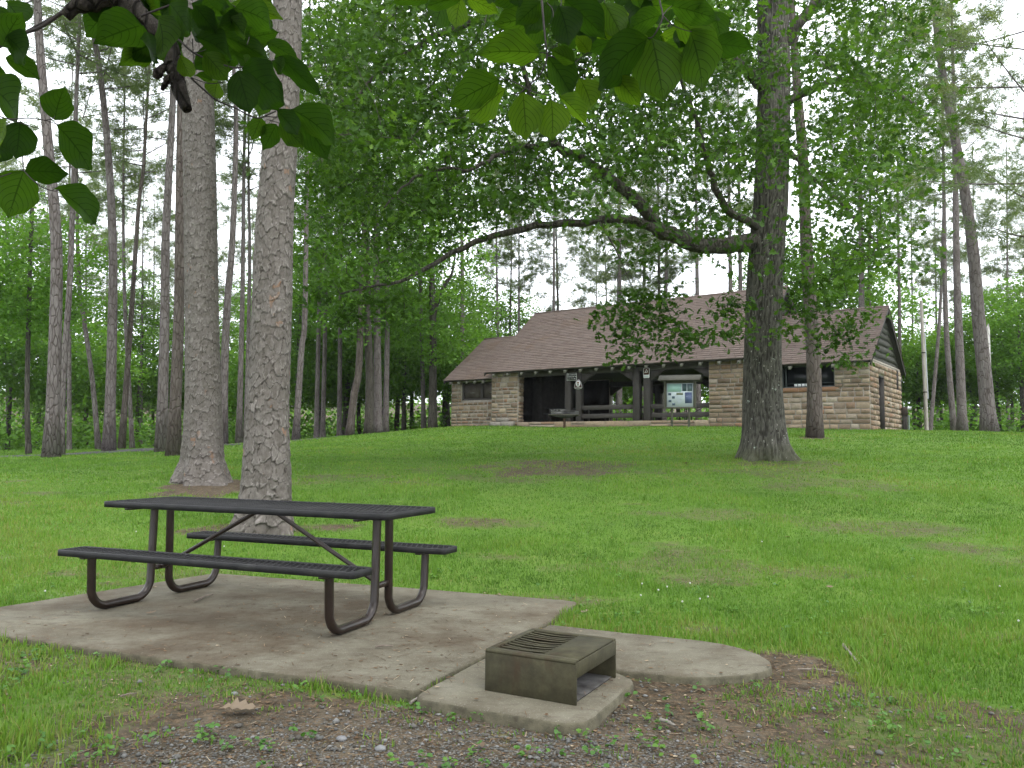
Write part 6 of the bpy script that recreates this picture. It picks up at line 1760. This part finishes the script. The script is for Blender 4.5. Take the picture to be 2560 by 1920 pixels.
def gravel():
    rng = np.random.default_rng(31)
    n = 70000
    X, Y = rng.uniform(-3.2, 3.6, n), rng.uniform(2.5, 5.2, n)
    gr = gravelly(X, Y); b = bare(X, Y)
    keep = (rng.random(n) < np.clip(gr * .75 * (b > .25) + .05 * b, 0, 1)) & free_of_things(X, Y)
    X, Y = X[keep], Y[keep]; m = len(X)
    # octahedra, squashed and dented
    ov = np.array([(1, 0, 0), (0, 1, 0), (-1, 0, 0), (0, -1, 0), (0, 0, 1), (0, 0, -1), (.72, .72, .45), (-.72, .6, .4), (-.6, -.72, .45), (.7, -.66, .4)])
    ot = np.array([(0, 6, 4), (6, 1, 4), (1, 7, 4), (7, 2, 4), (2, 8, 4), (8, 3, 4), (3, 9, 4), (9, 0, 4), (0, 1, 6), (1, 2, 7), (2, 3, 8), (3, 0, 9), (1, 0, 5), (2, 1, 5), (3, 2, 5), (0, 3, 5)])
    s = np.clip(rng.lognormal(-5.2, .42, m), .0025, .020)
    az = rng.uniform(0, 6.28, m)
    sh = rng.uniform(.6, 1.2, (m, 1, 3)) * np.array([1, 1, .75])
    v = ov[None] * sh * (1 + rng.uniform(-.22, .22, (m, 10, 1)))
    ca, sa = np.cos(az)[:, None], np.sin(az)[:, None]
    v = np.stack([v[..., 0] * ca - v[..., 1] * sa, v[..., 0] * sa + v[..., 1] * ca, v[..., 2]], -1) * s[:, None, None]
    v += np.stack([X, Y, ground_z(X, Y) + s * .25], -1)[:, None]
    me = mesh_np('gravel', v.reshape(-1, 3), (ot[None] + (np.arange(m) * 10)[:, None, None]).reshape(-1, 3), attrs={'tint': np.repeat(rng.random(m), 10)})
    mm, nt, out = material('gravel_chip'); g = NT(nt)
    c = g.ramp(g.attr('tint'), [(0, (.055, .050, .041)), (.3, (.098, .091, .079)), (.6, (.085, .085, .081)), (.85, (.135, .132, .125)), (1, (.19, .19, .183))])
    nt.links.new(g.bsdf(c, .85, .25, 0, g.bump(g.noise(150, 3, .6, g.coord()), .4, .003)), out.inputs['Surface'])
    tag(obj('gravel', me, mm), 'loose grey gravel chips scattered in front of the slab', 'gravel', kind='stuff')
    print('gravel', m)
gravel()

def weeds():
    """low broad-leaved weeds and clover"""
    rng = np.random.default_rng(8)
    n = 5200
    Y = rng.uniform(2.5, 9, n); X = rng.uniform(-1, 1, n) * (.66 * Y + 1.2)
    f = fbm(X * 2.2, Y * 2.2, 91, 3)
    dens = np.where(Y < 4.9, .26, .08) * sstep(.48, .62, f) * 2
    # cluster along the slab edge
    keep = (rng.random(n) < dens) & free_of_things(X, Y)
    X, Y = X[keep], Y[keep]
    ex = np.array([(-1.05, 4.32), (-.78, 4.20), (-.50, 4.06), (-.42, 3.98), (-1.5, 4.52), (-1.95, 4.70), (-.15, 3.88), (.62, 4.2), (.75, 4.42), (-2.4, 4.85), (1.0, 4.38), (1.3, 4.4), (.5, 6.6)])
    X, Y = np.r_[X, ex[:, 0]], np.r_[Y, ex[:, 1]]
    Z = ground_z(X, Y)
    pos, size, tint = [], [], []
    for x, y, z in zip(X, Y, Z):
        k = rng.integers(5, 11); r = rng.uniform(.015, .045)
        a = rng.uniform(0, 6.28, k)
        pos.append(np.stack([x + np.cos(a) * r * rng.uniform(.2, 1, k), y + np.sin(a) * r * rng.uniform(.2, 1, k), z + rng.uniform(.012, .05, k)], -1))
        size.append(rng.uniform(.014, .032, k)); tint.append(np.full(k, rng.uniform(.1, .9)))
    pos, size, tint = np.concatenate(pos), np.concatenate(size), np.concatenate(tint)
    lf = (np.array([(0, 0, 0), (.3, .34, .08), (.7, .36, .05), (1, 0, -.08), (.7, -.36, .05), (.3, -.34, .08), (.5, 0, -.02)]), np.array([(0, 6, 1), (1, 6, 2), (2, 6, 3), (3, 6, 4), (4, 6, 5), (5, 6, 0)]))
    V, T, C = leaf_cloud(pos, size, lf, rng, tint, 1.6)
    me = mesh_np('weeds', V, T, attrs={'tint': C})
    tag(obj('weeds', me, leafmat('weed_leaf', [(0, (.040, .105, .020)), (.5, (.065, .155, .024)), (1, (.095, .190, .024))], trans=.3, rough=.5)), 'low broad-leaved weeds scattered in grass and along the slab', 'weeds', kind='stuff')
weeds()

def litter():
    """pine straw, leaf crumbs and bark bits too small to count"""
    rng = np.random.default_rng(17)
    n = 90000
    Y = np.concatenate([rng.uniform(2.5, 9, n // 2), rng.uniform(4, 22, n // 2)]); X = rng.uniform(-1, 1, n) * (.66 * Y + 1.0)
    b = bare(X, Y); onc = oncrete(X, Y)
    f = fbm(X * 1.6, Y * 1.6, 101, 3)
    stain = np.exp(-(((X + 1.9) / 1.0) ** 2 + ((Y - 5.9) / .6) ** 2))
    keep = rng.random(n) < np.where(onc, .05 + .30 * sstep(.42, .66, f) * (.35 + stain), .03 + .55 * b)
    keep &= free_of_things(X, Y) | onc
    X, Y, onc = X[keep], Y[keep], onc[keep]; m = len(X)
    Z = np.where(onc, .003, ground_z(X, Y) + .005)
    a = rng.uniform(0, 6.28, m)
    strip = rng.random(m) < .7
    ln = np.where(strip, rng.uniform(.015, .06, m), rng.uniform(.006, .02, m)) * (1 + .03 * Y); wd = np.where(strip, .0013 + .0002 * Y, ln * .45)
    d = np.stack([np.cos(a), np.sin(a), rng.uniform(-.02, .10, m)], -1); s = np.stack([-np.sin(a), np.cos(a), np.zeros(m)], -1)
    p = np.stack([X, Y, Z], -1)
    v = np.stack([p - s * wd[:, None], p + s * wd[:, None], p + d * ln[:, None] + s * wd[:, None] * .6, p + d * ln[:, None] - s * wd[:, None] * .6], 1)
    me = mesh_np('litter', v.reshape(-1, 3), quads=np.arange(m * 4).reshape(-1, 4), attrs={'tint': np.repeat(rng.random(m), 4)})
    mm, nt, out = material('straw_litter'); g = NT(nt)
    nt.links.new(g.bsdf(g.ramp(g.attr('tint'), [(0, (.035, .022, .013)), (.5, (.085, .050, .027)), (.85, (.16, .105, .06)), (1, (.33, .27, .19))]), .9, .15), out.inputs['Surface'])
    tag(obj('litter', me, mm), 'pine straw and leaf crumbs strewn on earth and concrete', 'litter', kind='stuff')
litter()

# ---- things one can count on the ground ---------------------------------------------------------------
M_DRY = leafmat('dry_leaf', [(0, (.080, .052, .032)), (.5, (.125, .088, .058)), (1, (.18, .138, .095))], trans=.15, rough=.8)
def dry_leaf_mesh(seed, lobed=True):
    rr = np.random.default_rng(seed)
    out = [(0, .02), (.10, .05), (.20, .26), (.30, .12), (.42, .42), (.52, .16), (.66, .40), (.76, .15), (.88, .22)] if lobed else [(0, .02), (.2, .2), (.45, .28), (.7, .22), (.9, .08)]
    up = [(x, w * rr.uniform(.8, 1.15)) for x, w in out]; dn = [(x, -w * rr.uniform(.8, 1.15)) for x, w in reversed(out)]
    ring = up + [(1.0, 0)] + dn
    V = [(x, y, .10 * math.sin(x * 5 + seed) * .5 + .16 * abs(y) * rr.uniform(.3, .9)) for x, y in ring]
    c = len(V); V += [(.3, 0, .0), (.65, 0, .02)]
    T = []
    n = len(ring)
    for i in range(n):
        j = (i + 1) % n
        T.append((c if (ring[i][0] + ring[j][0]) / 2 < .48 else c + 1, i, j))
    side = [T[i][0] for i in range(n)]
    for i in range(n):
        if side[i] != side[i - 1]: T.append((side[i - 1], i, side[i]))
    me = mesh_np('dry_leaf', V, T, attrs={'tint': np.full(len(V), rr.random())}); me.materials.append(M_DRY)
    return me
DL = [dry_leaf_mesh(k, k < 4) for k in range(7)]
def lay(px, py, size, k, label, group=None, on_slab=False):
    p = at(px, py, 1); r_ = ray(px, py)
    if on_slab: q = np.array([0, 0, CAMZ]) + r_ * (-CAMZ / r_[2]); z = .008
    else: q = hit(px, py); z = gz(q[0], q[1]) + .022
    o = bpy.data.objects.new('dry_leaf', DL[k]); link(o)
    o.location = (q[0], q[1], z); o.rotation_euler = (random.uniform(-.25, .25), random.uniform(-.2, .2), random.uniform(0, 6.28)); o.scale = (size,) * 3
    return tag(o, label, 'leaf', group)
o = lay(548, 1795, .165, 0, 'large tan lobed dry leaf on the gravel in front of the slab'); o.rotation_euler = (.10, -.05, .15); o.location.z += .012
lay(363, 1536, .075, 2, 'curled pale dry leaf on the slab under the table', None, True)
lay(1463, 1537, .11, 4, 'pale dry leaf in the grass at the inner corner of the slab')
lay(1722, 1160, .28, 1, 'brown curled leaf on the earth patch left of the oak')
for k, (x, y) in enumerate(sorted(((2085, 1475), (2150, 1550), (2330, 1565), (2230, 1600), (1960, 1345), (2270, 1298), (1640, 1385)))):
    lay(x, y, random.uniform(.045, .08), random.randrange(1, 7), ORD[k] + ' tan dry leaf from the left on the right lawn', 'dry leaves on the right lawn')
for k, (x, y) in enumerate(sorted(((680, 1620), (1020, 1590), (870, 1650), (600, 1560), (1250, 1490)))):
    lay(x, y, random.uniform(.03, .05), random.randrange(3, 7), ORD[k] + ' tiny brown leaf scrap from the left on the slab', 'leaf scraps on the slab', True)
for k, (x, y) in enumerate(sorted(((1300, 1820), (1500, 1790), (1710, 1835), (1205, 1880), (2130, 1890), (2100, 1780)))):
    lay(x, y, random.uniform(.04, .07), random.randrange(3, 7), ORD[k] + ' small dry leaf from the left among gravel and weeds', 'small dry leaves in the foreground')
M_STK = simple('weathered_stick', (.09, .07, .055), (.20, .17, .14), 25, .9, .15, bump=.4)
M_STK2 = simple('pale_barked_stick', (.13, .115, .095), (.22, .20, .175), 25, .9, .15, bump=.4)
def stick(p0, p1, r0, label, mat=M_STK, on_slab=False, group=None, bend=.06):
    def gp_(p):
        if on_slab: r_ = ray(*p); q = np.array([0, 0, CAMZ]) + r_ * (-CAMZ / r_[2]); q[2] = .005 + r0; return q
        q = hit(*p); q[2] = gz(q[0], q[1]) + .012 + r0; return q
    a, b = gp_(p0), gp_(p1)
    m = (a + b) / 2 + np.array([0, np.linalg.norm(b - a) * bend, .004])
    Q = spline(np.array([a, (a + m) / 2 + (0, .004, 0), m, (b + m) / 2, b]), 14)
    o = MB().tube(Q - a, np.linspace(r0, r0 * .55, 14), 8).build('stick', mat, None, True, a)
    return tag(o, label, 'stick', group)
stick((2109, 1624), (2148, 1672), .011, 'short pale stick lying past the end of the concrete tongue', M_STK2)
stick((1994, 1686), (2098, 1689), .006, 'long dark twig lying beside the tongue end', M_STK)
stick((484, 1508), (531, 1490), .010, 'curved dark bark strip on the slab below the table', M_STK, True, None, .2)
stick((938, 1622), (982, 1620), .007, 'straight brown twig on the slab near its front edge', M_STK, True)
stick((1026, 1770), (1058, 1754), .008, 'pale broken twig in the gravel by the slab corner', M_STK2)
stick((1650, 1818), (1695, 1836), .010, 'thick pale splinter in the weeds right of the grill', M_STK2)
stick((300, 1750), (345, 1748), .005, 'dark twig on the earth at the front left', M_STK)
# two larger stones in the gravel and one at the slab edge
M_PEB = simple('pale_pebble', (.12, .12, .125), (.20, .20, .20), 30, .8, .25, bump=.3)
for (x, y, s_, lab) in ((951, 1879, .020, 'pale rounded stone in the foreground gravel'), (854, 1853, .019, 'grey rounded stone left of the pale one in the gravel'), (423, 1654, .014, 'bluish grey stone lying at the front edge of the slab'), (586, 1742, .014, 'light stone in the earth above the large dry leaf'), (1320, 1878, .013, 'small pale stone in the gravel below the grill pad')):
    q = hit(x, y)
    rr = np.random.default_rng(x)
    th, ph = np.meshgrid(np.linspace(0, 2 * math.pi, 10, endpoint=False), np.linspace(.12, math.pi - .12, 7))
    rad = s_ * (1 + .25 * (vnoise(th * 1.6, ph * 2 + x, 5) - .5) + .12 * rr.normal(size=th.shape) * .5)
    v = np.stack([rad * np.sin(ph) * np.cos(th) * 1.25, rad * np.sin(ph) * np.sin(th), rad * np.cos(ph) * .7], -1)
    i = np.arange(70).reshape(7, 10)
    qd = np.stack([i[:-1], np.roll(i, -1, 1)[:-1], np.roll(i, -1, 1)[1:], i[1:]], -1).reshape(-1, 4)
    v2 = np.concatenate([v.reshape(-1, 3), [[0, 0, s_ * .7], [0, 0, -s_ * .7]]])
    tr = [(70, j, (j + 1) % 10) for j in range(10)] + [(71, 60 + (j + 1) % 10, 60 + j) for j in range(10)]
    me = mesh_np('pebble', v2, tr, qd, smooth=True)
    fix_normals(me)
    o = obj('pebble', me, M_PEB, None, (q[0], q[1], gz(q[0], q[1]) + s_ * .35)); tag(o, lab, 'stone')
# clover heads in the lawn right of the slab
def clover():
    rng = np.random.default_rng(2)
    cl = bpy.data.meshes.new('clover_flower')
    V, T, n = [], [], 0
    th, ph = np.meshgrid(np.linspace(0, 2 * math.pi, 7, endpoint=False), np.linspace(.2, 2.6, 4))
    v = np.stack([np.sin(ph) * np.cos(th), np.sin(ph) * np.sin(th), np.cos(ph)], -1).reshape(-1, 3) * .008 + (0, 0, .060)
    i = np.arange(28).reshape(4, 7)
    qd = np.stack([i[:-1], np.roll(i, -1, 1)[:-1], np.roll(i, -1, 1)[1:], i[1:]], -1).reshape(-1, 4)
    head = mesh_np('flower_head', v, [(0, 1, 2), (0, 2, 3), (0, 3, 4), (0, 4, 5), (0, 5, 6)], qd, smooth=True); head.materials.append(simple('clover_white', (.34, .36, .30), (.45, .46, .42), 40, .9, .1, bump=0))
    sv, sq, stt = tube_np([(0, 0, -.01), (.004, 0, .03), (0, 0, .06)], .0018, 5)
    stem = mesh_np('stem', sv, stt, sq); stem.materials.append(M_GRASS)
    for k, (x, y) in enumerate(sorted(((1605, 1469), (1646, 1487), (1668, 1479), (1725, 1468), (1770, 1503), (1750, 1512), (1706, 1518), (1602, 1502), (2500, 1477), (2547, 1566), (1905, 1360), (340, 1335), (560, 1372), (112, 1490)))):
        q = hit(x, y + 8)
        e_ = empty('clover_flower', (q[0], q[1], gz(q[0], q[1])), rng.uniform(0, 6.28))
        obj('flower_head', head, None, e_); obj('stem', stem, None, e_)
        tag(e_, ORD[k] + ' tiny white clover head from the left in the lawn', 'flower', 'clover heads in the lawn')
clover()
print('triangles', sum(sum(len(p.vertices) - 2 for p in me.polygons) for me in bpy.data.meshes if len(me.polygons) < 2000000 and me.users), 'objects', len(bpy.data.objects))

# ------------------------------------------------------------------ thin scattering volume added to stand in for lens glare
def glare_haze(density):
    m, nt, out = material('glare_veil')
    v = nt.nodes.new('ShaderNodeVolumePrincipled')
    v.inputs['Color'].default_value = (.93, .96, 1.0, 1)
    v.inputs['Density'].default_value = density
    v.inputs['Anisotropy'].default_value = .25
    nt.links.new(v.outputs[0], out.inputs['Volume'])
    o = MB().box(-640, 640, -160, 1040, -12, 60).build('glare_haze', m)
    tag(o, 'thin pale veil added to stand in for lens glare', 'glare_haze', kind='stuff')
glare_haze(.00022)
